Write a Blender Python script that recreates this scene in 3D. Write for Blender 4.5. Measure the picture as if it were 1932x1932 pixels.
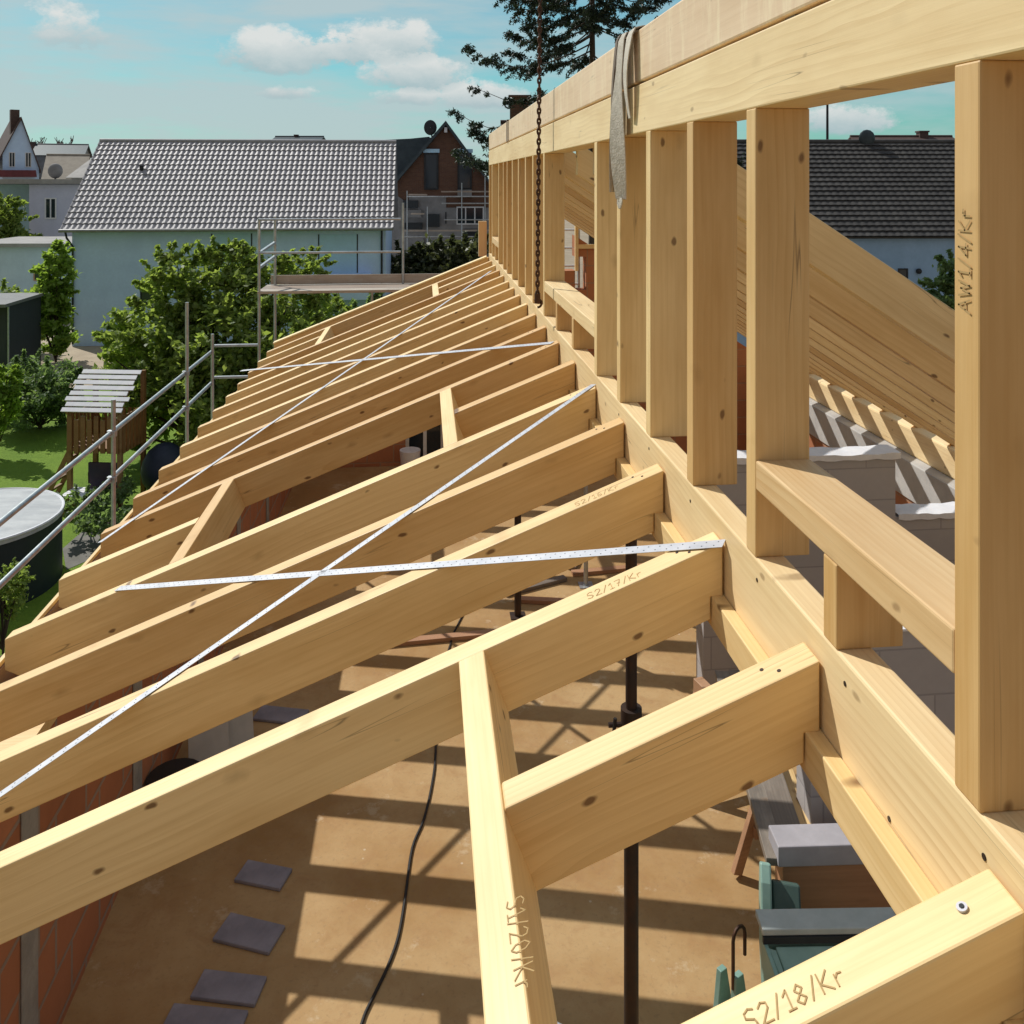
import bpy, bmesh, math, random
import numpy as np
from mathutils import Vector, Matrix
for o in list(bpy.data.objects): bpy.data.objects.remove(o)
rnd = random.Random(7)
SC = bpy.context.scene; COL = SC.collection
rad = math.radians
# ------------------------------------------------------------------ camera, light, sky
YAW = rad(5.71); F = 1650.0; CS, SN = math.cos(YAW), math.sin(YAW); CZ = 7.0
cam = bpy.data.cameras.new("camera"); cam_o = bpy.data.objects.new("camera", cam); COL.objects.link(cam_o)
cam_o.location = (0, 0, CZ); cam_o.rotation_euler = (rad(90), 0, -YAW)
cam.sensor_width = 36.0; cam.lens = 36.0*F/1932; cam.shift_y = -(966-338)/1932.0
cam.clip_start = .05; cam.clip_end = 2000
SC.camera = cam_o
EL = rad(45); SD = Vector((-.678*math.cos(EL), .735*math.cos(EL), math.sin(EL)))
sun = bpy.data.lights.new("sun", 'SUN'); sun_o = bpy.data.objects.new("sun", sun); COL.objects.link(sun_o)
sun.energy = 4.5; sun.angle = rad(.5); sun.color = (1.0, .965, .90)
sun_o.rotation_euler = SD.to_track_quat('Z', 'Y').to_euler()
SC.view_settings.view_transform = 'Standard'; SC.view_settings.look = 'None'
SC.view_settings.gamma = 1; SC.view_settings.exposure = -.06
SC.cycles.max_bounces = 8; SC.cycles.diffuse_bounces = 5; SC.cycles.use_denoising = True
SC.cycles.transparent_max_bounces = 8
SC.cycles.caustics_reflective = False; SC.cycles.caustics_refractive = False

def build_world():
    w = bpy.data.worlds.new("World"); SC.world = w; w.use_nodes = True
    nt = w.node_tree; N = nt.nodes; L = nt.links; N.clear()
    out = N.new('ShaderNodeOutputWorld'); bg = N.new('ShaderNodeBackground'); L.new(bg.outputs[0], out.inputs[0])
    bg.inputs[1].default_value = .088
    sky = N.new('ShaderNodeTexSky'); sky.sky_type = 'NISHITA'; sky.sun_disc = False
    sky.sun_elevation = EL; sky.sun_rotation = math.atan2(SD.x, SD.y); sky.air_density = 1.1; sky.dust_density = .6; sky.ozone_density = 1.0
    def M(op, a, b=None, c=None, clamp=False):
        n = N.new('ShaderNodeMath'); n.operation = op; n.use_clamp = clamp
        for i, v in enumerate((a, b, c)):
            if v is None: continue
            if isinstance(v, (int, float)): n.inputs[i].default_value = v
            else: L.new(v, n.inputs[i])
        return n.outputs[0]
    def MIX(f, a, b, bt='MIX'):
        n = N.new('ShaderNodeMix'); n.data_type = 'RGBA'; n.blend_type = bt
        for s, v in ((n.inputs[0], f), (n.inputs[6], a), (n.inputs[7], b)):
            if isinstance(v, (int, float)): s.default_value = v
            elif isinstance(v, tuple): s.default_value = v + (1,)
            else: L.new(v, s)
        return n.outputs[2]
    tc = N.new('ShaderNodeTexCoord'); sp = N.new('ShaderNodeSeparateXYZ'); L.new(tc.outputs['Generated'], sp.inputs[0])
    x, y, z = sp.outputs
    az = M('ARCTAN2', x, y); te = M('DIVIDE', z, M('SQRT', M('ADD', M('MULTIPLY', x, x), M('MULTIPLY', y, y))))
    def vec(a, b, c=0.0):
        n = N.new('ShaderNodeCombineXYZ')
        for i, v in enumerate((a, b, c)):
            if isinstance(v, (int, float)): n.inputs[i].default_value = v
            else: L.new(v, n.inputs[i])
        return n.outputs[0]
    def noise(v, s, d=5, r=.55):
        n = N.new('ShaderNodeTexNoise'); n.inputs['Scale'].default_value = s; n.inputs['Detail'].default_value = d
        n.inputs['Roughness'].default_value = r; L.new(v, n.inputs['Vector']); return n.outputs[0]
    tint = MIX(1.0, sky.outputs[0], (.36, 1.0, 1.02), 'MULTIPLY')
    # thin high veil, streaked along the horizon
    v1 = vec(M('MULTIPLY', az, 3.2), M('MULTIPLY', te, 17.0), 3.3)
    n1 = noise(v1, 1.3, 5, .62)
    left = M('MULTIPLY_ADD', az, -1.0, .42)                     # more veil towards the left of the view
    low = M('MULTIPLY_ADD', te, -2.6, .55)
    veil = M('MULTIPLY', M('ADD', M('MULTIPLY_ADD', n1, 2.3, -.86), M('ADD', M('MULTIPLY', left, .55), M('MULTIPLY', low, .75)), clamp=True), .88, clamp=True)
    c0 = MIX(veil, tint, (5.75, 6.85, 7.05))
    # cumulus puffs (azimuth, tan elevation, half widths, weight)
    # cumulus puffs (azimuth, tan elevation, half widths, weight)
    blobs = [(-.168,.134,.080,.028,1.35),(-.040,.150,.064,.028,1.2),(-.105,.140,.05,.018,.8),(-.012,.116,.062,.024,1.4),(-.156,.095,.034,.010,1.0),
             (-.022,.092,.040,.011,1.0),(.070,.092,.06,.018,1.3),(-.36,.150,.040,.026,.7),(.46,.062,.055,.018,1.3)]
    wv = vec(az, M('MULTIPLY', te, 1.5), .7)
    nA = noise(wv, 21.0, 7, .68)
    nz = M('MULTIPLY_ADD', nA, 4.2, -2.1)
    dens = None; shade = None
    for (a, e, sa, se, wt) in blobs:
        de0 = M('SUBTRACT', te, e)
        q = M('ADD', M('POWER', M('ABSOLUTE', M('MULTIPLY_ADD', az, 1/sa, -a/sa)), 2.0), M('POWER', M('ABSOLUTE', M('MULTIPLY_ADD', M('MAXIMUM', M('MULTIPLY', de0, .8), M('MULTIPLY', de0, -1.35)), 1/se, 0.0)), 2.0))
        d2 = M('MAXIMUM', M('ADD', M('MULTIPLY_ADD', q, -wt, wt), nz), 0.0)
        s = M('MULTIPLY', d2, M('MULTIPLY_ADD', de0, .55/se, .5))
        dens = d2 if dens is None else M('ADD', dens, d2)
        shade = s if shade is None else M('ADD', shade, s)
    lit = M('DIVIDE', shade, M('MAXIMUM', dens, .001), clamp=True)
    lit = M('ADD', lit, M('MULTIPLY_ADD', nA, .9, -.45), clamp=True)
    a = M('MULTIPLY', M('SMOOTH_MIN', M('MULTIPLY', dens, 1.25), 1.0, .25), .95, clamp=True)
    cc = MIX(lit, (3.7, 5.4, 5.9), (8.7, 8.9, 8.7))
    # pale fill added to the unseen sky behind the camera to tint the shade
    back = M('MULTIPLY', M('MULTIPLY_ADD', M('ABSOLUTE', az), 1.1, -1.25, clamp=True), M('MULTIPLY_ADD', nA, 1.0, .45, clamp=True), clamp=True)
    # bright fill added to the sky overhead, out of the picture, lifts the shade
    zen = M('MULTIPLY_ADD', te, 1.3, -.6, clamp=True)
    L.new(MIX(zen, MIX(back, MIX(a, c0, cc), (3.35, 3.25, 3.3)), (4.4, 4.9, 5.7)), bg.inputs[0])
build_world()

# ------------------------------------------------------------------ helpers
def cam2w(r, d): return (r*CS + d*SN, -r*SN + d*CS)
def at_d(px, py, d):
    """point at camera depth d that the photo shows at (px, py) (1932 px wide picture)"""
    X, Y = cam2w((px-966)/F*d, d); return Vector((X, Y, CZ-(py-338)*d/F))
def at_z(px, py, z): return at_d(px, py, F*(CZ-z)/(py-338))
def at_Y(px, py, Y):
    t = math.tan(math.atan((px-966)/F)+YAW); X = Y*t; d = X*SN+Y*CS
    return Vector((X, Y, CZ-(py-338)*d/F))
def at_X(px, py, X):
    t = math.tan(math.atan((px-966)/F)+YAW); return at_Y(px, py, X/t)
def tag(o, label=None, cat=None, group=None, kind=None):
    if label: o['label'] = label
    if cat: o['category'] = cat
    if group: o['group'] = group
    if kind: o['kind'] = kind
    return o
def empty(name, loc, rz=0, **k):
    o = bpy.data.objects.new(name, None); o.location = loc; o.rotation_euler = (0, 0, rz); o.empty_display_size = .2
    COL.objects.link(o); tag(o, **k); return o
class MB:
    def __init__(s): s.v = []; s.f = []; s.m = []
    def add(s, vs, fs, mi=0):
        b = len(s.v); s.v += [tuple(p) for p in vs]; s.f += [tuple(i+b for i in f) for f in fs]; s.m += [mi]*len(fs); return s
    def box(s, x0, x1, y0, y1, z0, z1, mi=0, M=None):
        vs = [Vector((x, y, z)) for x in (x0, x1) for y in (y0, y1) for z in (z0, z1)]
        if M: vs = [M @ p for p in vs]
        return s.add(vs, [(0,1,3,2),(4,6,7,5),(0,4,5,1),(2,3,7,6),(0,2,6,4),(1,5,7,3)], mi)
    def bar(s, p0, p1, w, h, up=(0,0,1), mi=0):
        p0, p1 = Vector(p0), Vector(p1); x = (p1-p0); l = x.length; x.normalize(); u = Vector(up)
        y = u.cross(x)
        if y.length < 1e-4: y = Vector((0,1,0)).cross(x)
        y.normalize(); z = x.cross(y)
        M = Matrix(((x.x,y.x,z.x,p0.x),(x.y,y.y,z.y,p0.y),(x.z,y.z,z.z,p0.z),(0,0,0,1)))
        return s.box(0, l, -w/2, w/2, -h/2, h/2, mi, M)
    def tube(s, pts, r, n=8, mi=0, r1=None, cap=True):
        pts = [Vector(p) for p in pts]; rings = []; k = len(pts); px = None
        for i, p in enumerate(pts):
            t = (pts[min(i+1,k-1)]-pts[max(i-1,0)]).normalized()
            if px is None: px = t.orthogonal().normalized()
            px = (px - t*px.dot(t)).normalized(); py = t.cross(px)
            rr = r if r1 is None else r+(r1-r)*i/max(1,k-1)
            rings.append([p+(px*math.cos(2*math.pi*j/n)+py*math.sin(2*math.pi*j/n))*rr for j in range(n)])
        fs = [(i*n+j, i*n+(j+1)%n, (i+1)*n+(j+1)%n, (i+1)*n+j) for i in range(k-1) for j in range(n)]
        if cap: fs += [tuple(range(n))[::-1], tuple((k-1)*n+j for j in range(n))]
        return s.add([p for rg in rings for p in rg], fs, mi)
    def prism(s, poly, y0, y1, mi=0, M=None):
        """poly in (x, z), extruded along y"""
        n = len(poly); vs = [Vector((x, y0, z)) for x, z in poly]+[Vector((x, y1, z)) for x, z in poly]
        if M: vs = [M @ p for p in vs]
        return s.add(vs, [tuple(range(n)), tuple(range(2*n-1, n-1, -1))]+[(i, i+n, (i+1)%n+n, (i+1)%n) for i in range(n)], mi)
    def sphere(s, c, r, sx=1, sy=1, sz=1, n=14, mi=0):
        vs = []; fs = []
        for i in range(n//2+1):
            t = math.pi*i/(n//2)
            for j in range(n):
                a = 2*math.pi*j/n; vs.append((c[0]+r*sx*math.sin(t)*math.cos(a), c[1]+r*sy*math.sin(t)*math.sin(a), c[2]+r*sz*math.cos(t)))
        for i in range(n//2):
            for j in range(n): fs.append((i*n+j, (i+1)*n+j, (i+1)*n+(j+1)%n, i*n+(j+1)%n))
        return s.add(vs, fs, mi)
    def build(s, name, mats, parent=None, smooth=False, bevel=0, seg=2, M=None, fixn=True):
        me = bpy.data.meshes.new(name); me.from_pydata(s.v, [], s.f)
        if not isinstance(mats, (list, tuple)): mats = [mats]
        for m in mats: me.materials.append(m)
        if len(mats) > 1: me.polygons.foreach_set('material_index', s.m)
        if fixn and len(s.v) < 60000:
            bm = bmesh.new(); bm.from_mesh(me)
            if smooth: bmesh.ops.remove_doubles(bm, verts=bm.verts, dist=1e-5)
            bmesh.ops.recalc_face_normals(bm, faces=bm.faces); bm.to_mesh(me); bm.free()
        if smooth:
            me.polygons.foreach_set('use_smooth', [True]*len(me.polygons))
            try: me.set_sharp_from_angle(angle=rad(40))
            except Exception: pass
        return link(name, me, parent, M, bevel, seg)
def link(name, me, parent=None, M=None, bevel=0, seg=2):
    o = bpy.data.objects.new(name, me); COL.objects.link(o)
    if M is not None: o.matrix_basis = M
    if parent: o.parent = parent
    if bevel:
        b = o.modifiers.new('bevel', 'BEVEL'); b.width = bevel; b.segments = seg; b.limit_method = 'ANGLE'; b.angle_limit = rad(35)
    return o
def centred(mb):
    return mb
def frame(o, x, y, z):
    x, y, z, o = Vector(x), Vector(y), Vector(z), Vector(o)
    return Matrix(((x.x,y.x,z.x,o.x),(x.y,y.y,z.y,o.y),(x.z,y.z,z.z,o.z),(0,0,0,1)))

# ------------------------------------------------------------------ materials
def new_mat(name):
    m = bpy.data.materials.new(name); m.use_nodes = True; nt = m.node_tree; b = nt.nodes['Principled BSDF']
    return m, nt, nt.nodes, nt.links, b
def rgba(c): return (c[0], c[1], c[2], 1)
def nmix(N, L, f, a, b, bt='MIX'):
    n = N.new('ShaderNodeMix'); n.data_type = 'RGBA'; n.blend_type = bt
    for s, v in ((n.inputs[0], f), (n.inputs[6], a), (n.inputs[7], b)):
        if isinstance(v, (int, float)): s.default_value = v
        elif isinstance(v, (tuple, list)): s.default_value = rgba(v)
        else: L.new(v, s)
    return n.outputs[2]
def nmath(N, L, op, a, b=None, c=None, clamp=False):
    n = N.new('ShaderNodeMath'); n.operation = op; n.use_clamp = clamp
    for i, v in enumerate((a, b, c)):
        if v is None: continue
        if isinstance(v, (int, float)): n.inputs[i].default_value = v
        else: L.new(v, n.inputs[i])
    return n.outputs[0]
def coords(N, L, scale=(1,1,1), loc=(0,0,0), randomise=False, kind='Object'):
    tc = N.new('ShaderNodeTexCoord'); v = tc.outputs[kind]
    if randomise:
        oi = N.new('ShaderNodeObjectInfo'); cx = N.new('ShaderNodeCombineXYZ')
        L.new(nmath(N, L, 'MULTIPLY', oi.outputs['Random'], 37.0), cx.inputs[0]); L.new(nmath(N, L, 'MULTIPLY', oi.outputs['Random'], 3.1), cx.inputs[1]); L.new(nmath(N, L, 'MULTIPLY', oi.outputs['Random'], 1.7), cx.inputs[2])
        a = N.new('ShaderNodeVectorMath'); a.operation = 'ADD'; L.new(v, a.inputs[0]); L.new(cx.outputs[0], a.inputs[1]); v = a.outputs[0]
    mp = N.new('ShaderNodeMapping'); mp.inputs['Scale'].default_value = scale; mp.inputs['Location'].default_value = loc
    L.new(v, mp.inputs[0]); return mp.outputs[0]
def nnoise(N, L, v, s, d=4, r=.55, dist=0):
    n = N.new('ShaderNodeTexNoise'); n.inputs['Scale'].default_value = s; n.inputs['Detail'].default_value = d
    n.inputs['Roughness'].default_value = r; n.inputs['Distortion'].default_value = dist; L.new(v, n.inputs['Vector']); return n.outputs[0]
def nramp(N, L, f, p0, p1, c0=(0,0,0), c1=(1,1,1)):
    r = N.new('ShaderNodeValToRGB'); r.color_ramp.elements[0].position = p0; r.color_ramp.elements[1].position = p1
    r.color_ramp.elements[0].color = rgba(c0); r.color_ramp.elements[1].color = rgba(c1); L.new(f, r.inputs[0]); return r.outputs[0]
def mat(name, c1, c2=None, scale=4, stretch=(1,1,1), rough=.7, bump=0, bscale=None, metallic=0, p=(.35,.65), spec=.3, detail=5, island=0):
    m, nt, N, L, b = new_mat(name)
    b.inputs['Roughness'].default_value = rough; b.inputs['Metallic'].default_value = metallic; b.inputs['Specular IOR Level'].default_value = spec
    if c2 is None: c2 = tuple(v*.82 for v in c1)
    v = coords(N, L, stretch)
    n = nnoise(N, L, v, scale, detail)
    c = nmix(N, L, nramp(N, L, n, p[0], p[1]), c2, c1)
    n2 = nnoise(N, L, v, scale*6.3, 3)
    c = nmix(N, L, nmath(N, L, 'MULTIPLY', nramp(N, L, n2, .3, .75), .25), c, tuple(x*.75 for x in c2))
    if island:
        g = N.new('ShaderNodeNewGeometry')
        hs = N.new('ShaderNodeHueSaturation'); L.new(c, hs.inputs['Color'])
        L.new(nmath(N, L, 'MULTIPLY_ADD', g.outputs['Random Per Island'], island, 1-island*.5), hs.inputs['Value']); c = hs.outputs[0]
    L.new(c, b.inputs['Base Color'])
    if bump:
        bn = N.new('ShaderNodeBump'); bn.inputs['Strength'].default_value = bump; bn.inputs['Distance'].default_value = .01
        L.new(nnoise(N, L, v, bscale or scale*4, 5), bn.inputs['Height']); L.new(bn.outputs[0], b.inputs['Normal'])
    return m
def wood(name, light, dark, knot=(.16,.075,.025), rings=1.0, knots=1.0, rough=.5, vary=.32, checks=True, grime=None, gsc=(3, 9, 9)):
    """planed spruce: local X is the grain"""
    m, nt, N, L, b = new_mat(name)
    b.inputs['Roughness'].default_value = rough; b.inputs['Specular IOR Level'].default_value = .5
    base = coords(N, L, (1,1,1), randomise=True)
    def mp(s):
        q = N.new('ShaderNodeMapping'); q.inputs['Scale'].default_value = s; L.new(base, q.inputs[0]); return q.outputs[0]
    # growth rings, cut through as cathedral figure
    warp = N.new('ShaderNodeTexNoise'); warp.inputs['Scale'].default_value = 1.0; warp.inputs['Detail'].default_value = 2; L.new(mp((.9, 3.2, 3.2)), warp.inputs['Vector'])
    va = N.new('ShaderNodeVectorMath'); va.operation = 'MULTIPLY_ADD'; L.new(warp.outputs['Color'], va.inputs[0]); va.inputs[1].default_value = (0, .075, .075); L.new(mp((.02, 1, 1)), va.inputs[2])
    wv = N.new('ShaderNodeTexWave'); wv.wave_type = 'RINGS'; wv.rings_direction = 'X'; wv.wave_profile = 'SAW'
    wv.inputs['Scale'].default_value = 22; wv.inputs['Distortion'].default_value = .6; wv.inputs['Detail'].default_value = 2; wv.inputs['Detail Scale'].default_value = 1.2
    L.new(va.outputs[0], wv.inputs['Vector'])
    ringf = nmath(N, L, 'MULTIPLY', nmath(N, L, 'MULTIPLY', nmath(N, L, 'POWER', wv.outputs['Fac'], 2.2), nramp(N, L, nnoise(N, L, mp((.8, 5, 5)), 1.0, 2), .36, .66)), .50*rings)
    fine = nnoise(N, L, mp((1.5, 85, 85)), 1.0, 4, .6)
    cloud = nnoise(N, L, mp((1.3, 6, 6)), 1.0, 4, .6)
    c = nmix(N, L, ringf, light, dark)
    c = nmix(N, L, nmath(N, L, 'MULTIPLY', nramp(N, L, fine, .42, .7), .28), c, dark)
    c = nmix(N, L, nmath(N, L, 'MULTIPLY', nramp(N, L, cloud, .42, .72), .6), c, dark)
    # knots running through the thickness (local Y), also seen on the narrow face
    def knotlayer(sc, r0, r1):
        vo = N.new('ShaderNodeTexVoronoi'); vo.inputs['Scale'].default_value = 1; vo.inputs['Randomness'].default_value = 1
        wn = nnoise(N, L, mp((14,14,14)), 1.0, 2); q = N.new('ShaderNodeVectorMath'); q.operation = 'ADD'; L.new(mp(sc), q.inputs[0])
        cx = N.new('ShaderNodeCombineXYZ'); L.new(nmath(N, L, 'MULTIPLY', wn, .10), cx.inputs[0]); L.new(nmath(N, L, 'MULTIPLY', wn, .22), cx.inputs[2]); L.new(cx.outputs[0], q.inputs[1])
        L.new(q.outputs[0], vo.inputs['Vector'])
        return nramp(N, L, vo.outputs['Distance'], r0, r1, (1,1,1), (0,0,0))
    k1 = knotlayer((4.3, 1.1, 9.0), .055, .10); k2 = knotlayer((3.1, .8, 6.4), .02, .15)
    c = nmix(N, L, nmath(N, L, 'MULTIPLY', k2, .38*knots), c, tuple(x*.62 for x in dark))
    c = nmix(N, L, nmath(N, L, 'MULTIPLY', k1, .85*knots), c, knot)
    if checks:      # thin drying checks along the grain
        ck = nnoise(N, L, mp((.55, 24, 24)), 1.0, 1, .4)
        cf = nmath(N, L, 'MULTIPLY', nramp(N, L, nmath(N, L, 'ABSOLUTE', nmath(N, L, 'SUBTRACT', ck, .5)), .0015, .0055, (1,1,1), (0,0,0)), nramp(N, L, nnoise(N, L, mp((1.1, 9, 9)), 1.0, 2), .55, .62))
        c = nmix(N, L, nmath(N, L, 'MULTIPLY', cf, .62), c, tuple(x*.4 for x in knot))
    if grime:
        g = nnoise(N, L, mp(gsc), 1.0, 6, .7)
        c = nmix(N, L, nmath(N, L, 'MULTIPLY', nramp(N, L, g, .5, .72), .6), c, grime)
    oi = N.new('ShaderNodeObjectInfo'); hs = N.new('ShaderNodeHueSaturation'); L.new(c, hs.inputs['Color'])
    L.new(nmath(N, L, 'MULTIPLY_ADD', oi.outputs['Random'], vary, 1-vary*.5), hs.inputs['Value'])
    L.new(nmath(N, L, 'MULTIPLY_ADD', oi.outputs['Random'], -.18, 1.09), hs.inputs['Saturation'])
    L.new(nmath(N, L, 'MULTIPLY_ADD', oi.outputs['Random'], .016, .492), hs.inputs['Hue'])
    L.new(hs.outputs[0], b.inputs['Base Color'])
    bn = N.new('ShaderNodeBump'); bn.inputs['Strength'].default_value = .25; bn.inputs['Distance'].default_value = .002
    L.new(fine, bn.inputs['Height']); L.new(bn.outputs[0], b.inputs['Normal'])
    return m
def brick(name, c1, c2, mortar, bw=.25, bh=.12, ms=.012, rough=.85, bump=.5, axis='xy', dirt=.35):
    m, nt, N, L, b = new_mat(name); b.inputs['Roughness'].default_value = rough; b.inputs['Specular IOR Level'].default_value = .2
    tc = N.new('ShaderNodeTexCoord'); sp = N.new('ShaderNodeSeparateXYZ'); L.new(tc.outputs['Object'], sp.inputs[0])
    cx = N.new('ShaderNodeCombineXYZ'); L.new(nmath(N, L, 'ADD', sp.outputs[0], sp.outputs[1]), cx.inputs[0]); L.new(sp.outputs[2], cx.inputs[1])
    bt = N.new('ShaderNodeTexBrick'); L.new(cx.outputs[0], bt.inputs['Vector']); bt.inputs['Scale'].default_value = 1
    bt.inputs['Brick Width'].default_value = bw; bt.inputs['Row Height'].default_value = bh; bt.inputs['Mortar Size'].default_value = ms; bt.inputs['Mortar Smooth'].default_value = .3
    bt.inputs['Color1'].default_value = rgba(c1); bt.inputs['Color2'].default_value = rgba(c2); bt.inputs['Mortar'].default_value = rgba(mortar)
    n = nnoise(N, L, tc.outputs['Object'], 1.6, 6, .65)
    c = nmix(N, L, nmath(N, L, 'MULTIPLY', nramp(N, L, n, .4, .75), dirt), bt.outputs[0], tuple(x*.5 for x in c2))
    n2 = nnoise(N, L, tc.outputs['Object'], 22, 4); c = nmix(N, L, nmath(N, L, 'MULTIPLY', n2, .25), c, tuple(x*.55 for x in c1))
    L.new(c, b.inputs['Base Color'])
    bn = N.new('ShaderNodeBump'); bn.inputs['Strength'].default_value = bump; bn.inputs['Distance'].default_value = .01; bn.invert = True
    L.new(bt.outputs['Fac'], bn.inputs['Height']); L.new(bn.outputs[0], b.inputs['Normal'])
    return m
def leafmat(name, c1, c2, tr=.35):
    m, nt, N, L, b = new_mat(name); b.inputs['Roughness'].default_value = .5; b.inputs['Specular IOR Level'].default_value = .3
    g = N.new('ShaderNodeNewGeometry'); v = coords(N, L, (1,1,1))
    c = nmix(N, L, g.outputs['Random Per Island'], c1, c2)
    c = nmix(N, L, nmath(N, L, 'MULTIPLY', nramp(N, L, nnoise(N, L, v, 1.1, 3), .4, .65), .6), c, tuple(x*.55 for x in c1))
    L.new(c, b.inputs['Base Color'])
    t = N.new('ShaderNodeBsdfTranslucent'); L.new(nmix(N, L, .5, c, (c2[0]*1.4, c2[1]*1.5, c2[2]*.5)), t.inputs[0])
    mx = N.new('ShaderNodeMixShader'); mx.inputs[0].default_value = tr; L.new(b.outputs[0], mx.inputs[1]); L.new(t.outputs[0], mx.inputs[2])
    L.new(mx.outputs[0], N['Material Output'].inputs[0]); return m
def glassmat(name, c=(.02,.03,.04)):
    m, nt, N, L, b = new_mat(name); b.inputs['Base Color'].default_value = rgba(c); b.inputs['Roughness'].default_value = .08; b.inputs['Specular IOR Level'].default_value = .6
    return m

W_RAFT = wood('rafter_spruce', (.76,.53,.255), (.53,.305,.098), rings=.85, knots=1.1)
W_STUD = wood('stud_spruce', (.73,.51,.245), (.52,.305,.098), rings=.8)
W_BEAM = wood('beam_spruce', (.77,.575,.32), (.57,.36,.155), rings=1.25, knots=.6)
W_RIDGE = wood('pink_spruce', (.74,.55,.37), (.58,.39,.23), rings=.7, knots=.5, grime=(.88,.76,.52), gsc=(16, 3.2, 3.2))
W_LEDGE = wood('ledger_spruce', (.82,.62,.32), (.62,.41,.16), rings=1.1)
W_RED = wood('red_board', (.30,.17,.11), (.20,.105,.065), rings=.6, knots=.4)
W_OLD = wood('old_board', (.20,.165,.135), (.10,.08,.065), rings=1.2, knots=.6, grime=(.33,.28,.23))
W_DECK = wood('deck_board', (.42,.34,.27), (.26,.2,.15), rings=1, knots=.5, grime=(.5,.46,.42))
W_PLAY = wood('play_wood', (.27,.15,.06), (.15,.08,.03), rings=.8)
W_TRES = wood('trestle_wood', (.42,.22,.12), (.25,.12,.06), rings=.8)
M_PENCIL = mat('pencil', (.48,.325,.145), (.40,.27,.115), 40, rough=.8)
M_STEEL = mat('galvanised_tube', (.52,.54,.55), (.36,.38,.39), 9, rough=.42, metallic=.75, spec=.5)
M_BAND = mat('zinc_band', (.58,.57,.60), (.46,.46,.50), 14, rough=.42, metallic=.45, spec=.5)
M_DARKSTEEL = mat('dark_prop_steel', (.035,.028,.026), (.06,.035,.025), 14, rough=.5, metallic=.35)
M_RUST = mat('rusty_chain', (.060,.035,.024), (.11,.05,.028), 30, rough=.6, metallic=.4)
M_AAC = brick('aac_block', (.47,.44,.43), (.42,.395,.39), (.33,.31,.31), .62, .25, .006, bump=.2, dirt=.15)
M_CONC = mat('ring_beam_concrete', (.52,.51,.49), (.41,.40,.39), 3, rough=.85, bump=.2)
M_POROTON = brick('clay_block', (.50,.205,.105), (.40,.155,.075), (.33,.26,.21), .37, .25, .014, bump=.5, dirt=.4)
M_GABLEBRICK = brick('gable_clay_block', (.50,.22,.115), (.42,.165,.085), (.38,.24,.16), .37, .25, .010, bump=.4, dirt=.3)
M_MORTAR = mat('mortar', (.36,.34,.31), (.27,.255,.235), 9, rough=.9, bump=.3)
M_WHITE = mat('white_sheet', (.80,.80,.82), (.70,.71,.75), 6, rough=.45)
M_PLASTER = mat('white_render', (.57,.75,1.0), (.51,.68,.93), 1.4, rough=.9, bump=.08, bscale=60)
M_PLASTER2 = mat('grey_render', (.33,.325,.325), (.20,.195,.195), .8, rough=.9, bump=.08, bscale=60)
M_TILE = mat('grey_glazed_tile', (.37,.355,.37), (.29,.28,.295), 3, rough=.55, spec=.35)
M_TILED = mat('dark_mossy_tile', (.075,.072,.068), (.045,.043,.042), 2.2, rough=.7, bump=.3)
M_TILEB = mat('brown_tile', (.10,.065,.055), (.07,.045,.04), 3, rough=.7)
M_SLATE = mat('slate_roof', (.055,.075,.085), (.035,.05,.06), 3, rough=.5)
M_TAN = mat('tan_roof', (.33,.29,.235), (.27,.235,.19), 2, rough=.85)
M_FLAT = mat('felt_roof', (.36,.345,.33), (.27,.26,.25), 1.5, rough=.8)
M_RBRICK = brick('orange_facing_brick', (.17,.082,.05), (.125,.06,.04), (.13,.10,.08), .25, .083, .012, dirt=.3)
M_DARKWALL = mat('dark_shed_board', (.045,.052,.058), (.03,.035,.04), 4, stretch=(12,12,.5), rough=.6)
M_GLASS = glassmat('dark_glass')
M_FRAME = mat('white_frame', (.75,.76,.77), (.68,.69,.70), 3, rough=.4)
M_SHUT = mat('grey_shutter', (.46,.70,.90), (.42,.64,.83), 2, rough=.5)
M_DARK = mat('dark_trim', (.03,.033,.037), (.02,.022,.025), 4, rough=.5)
M_BLACK = mat('black_rubber', (.015,.014,.014), (.025,.022,.02), 8, rough=.55)
M_GREEN = mat('green_machine_paint', (.27,.43,.37), (.20,.34,.29), 5, rough=.42, spec=.45)
M_SLING = mat('grey_webbing', (.62,.57,.50), (.47,.43,.37), 26, rough=.9, bump=.4)
M_SLINGD = mat('brown_webbing', (.20,.155,.12), (.13,.10,.08), 26, rough=.9)
M_BARK = mat('bark', (.095,.07,.05), (.05,.038,.028), 8, stretch=(1,1,.25), rough=.9, bump=.6)
M_COVER = mat('pool_cover', (.50,.51,.51), (.38,.39,.40), 1.6, stretch=(1,3,1), rough=.45, bump=1.0, bscale=2.6)
M_POOL = mat('pool_wall', (.022,.032,.036), (.016,.024,.028), 2, rough=.5)
M_LEAF = leafmat('bush_leaf', (.13,.22,.06), (.36,.43,.13), .58)
M_LEAF2 = leafmat('dark_shrub_leaf', (.13,.20,.09), (.23,.32,.15), .55)
M_LEAF3 = leafmat('bright_leaf', (.21,.33,.06), (.36,.48,.12), .58)
M_NEEDLE = leafmat('conifer_needle', (.022,.040,.030), (.050,.072,.045), .15)
M_TWIG = mat('bare_twig', (.20,.17,.15), (.14,.12,.11), 6, rough=.9)

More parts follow.
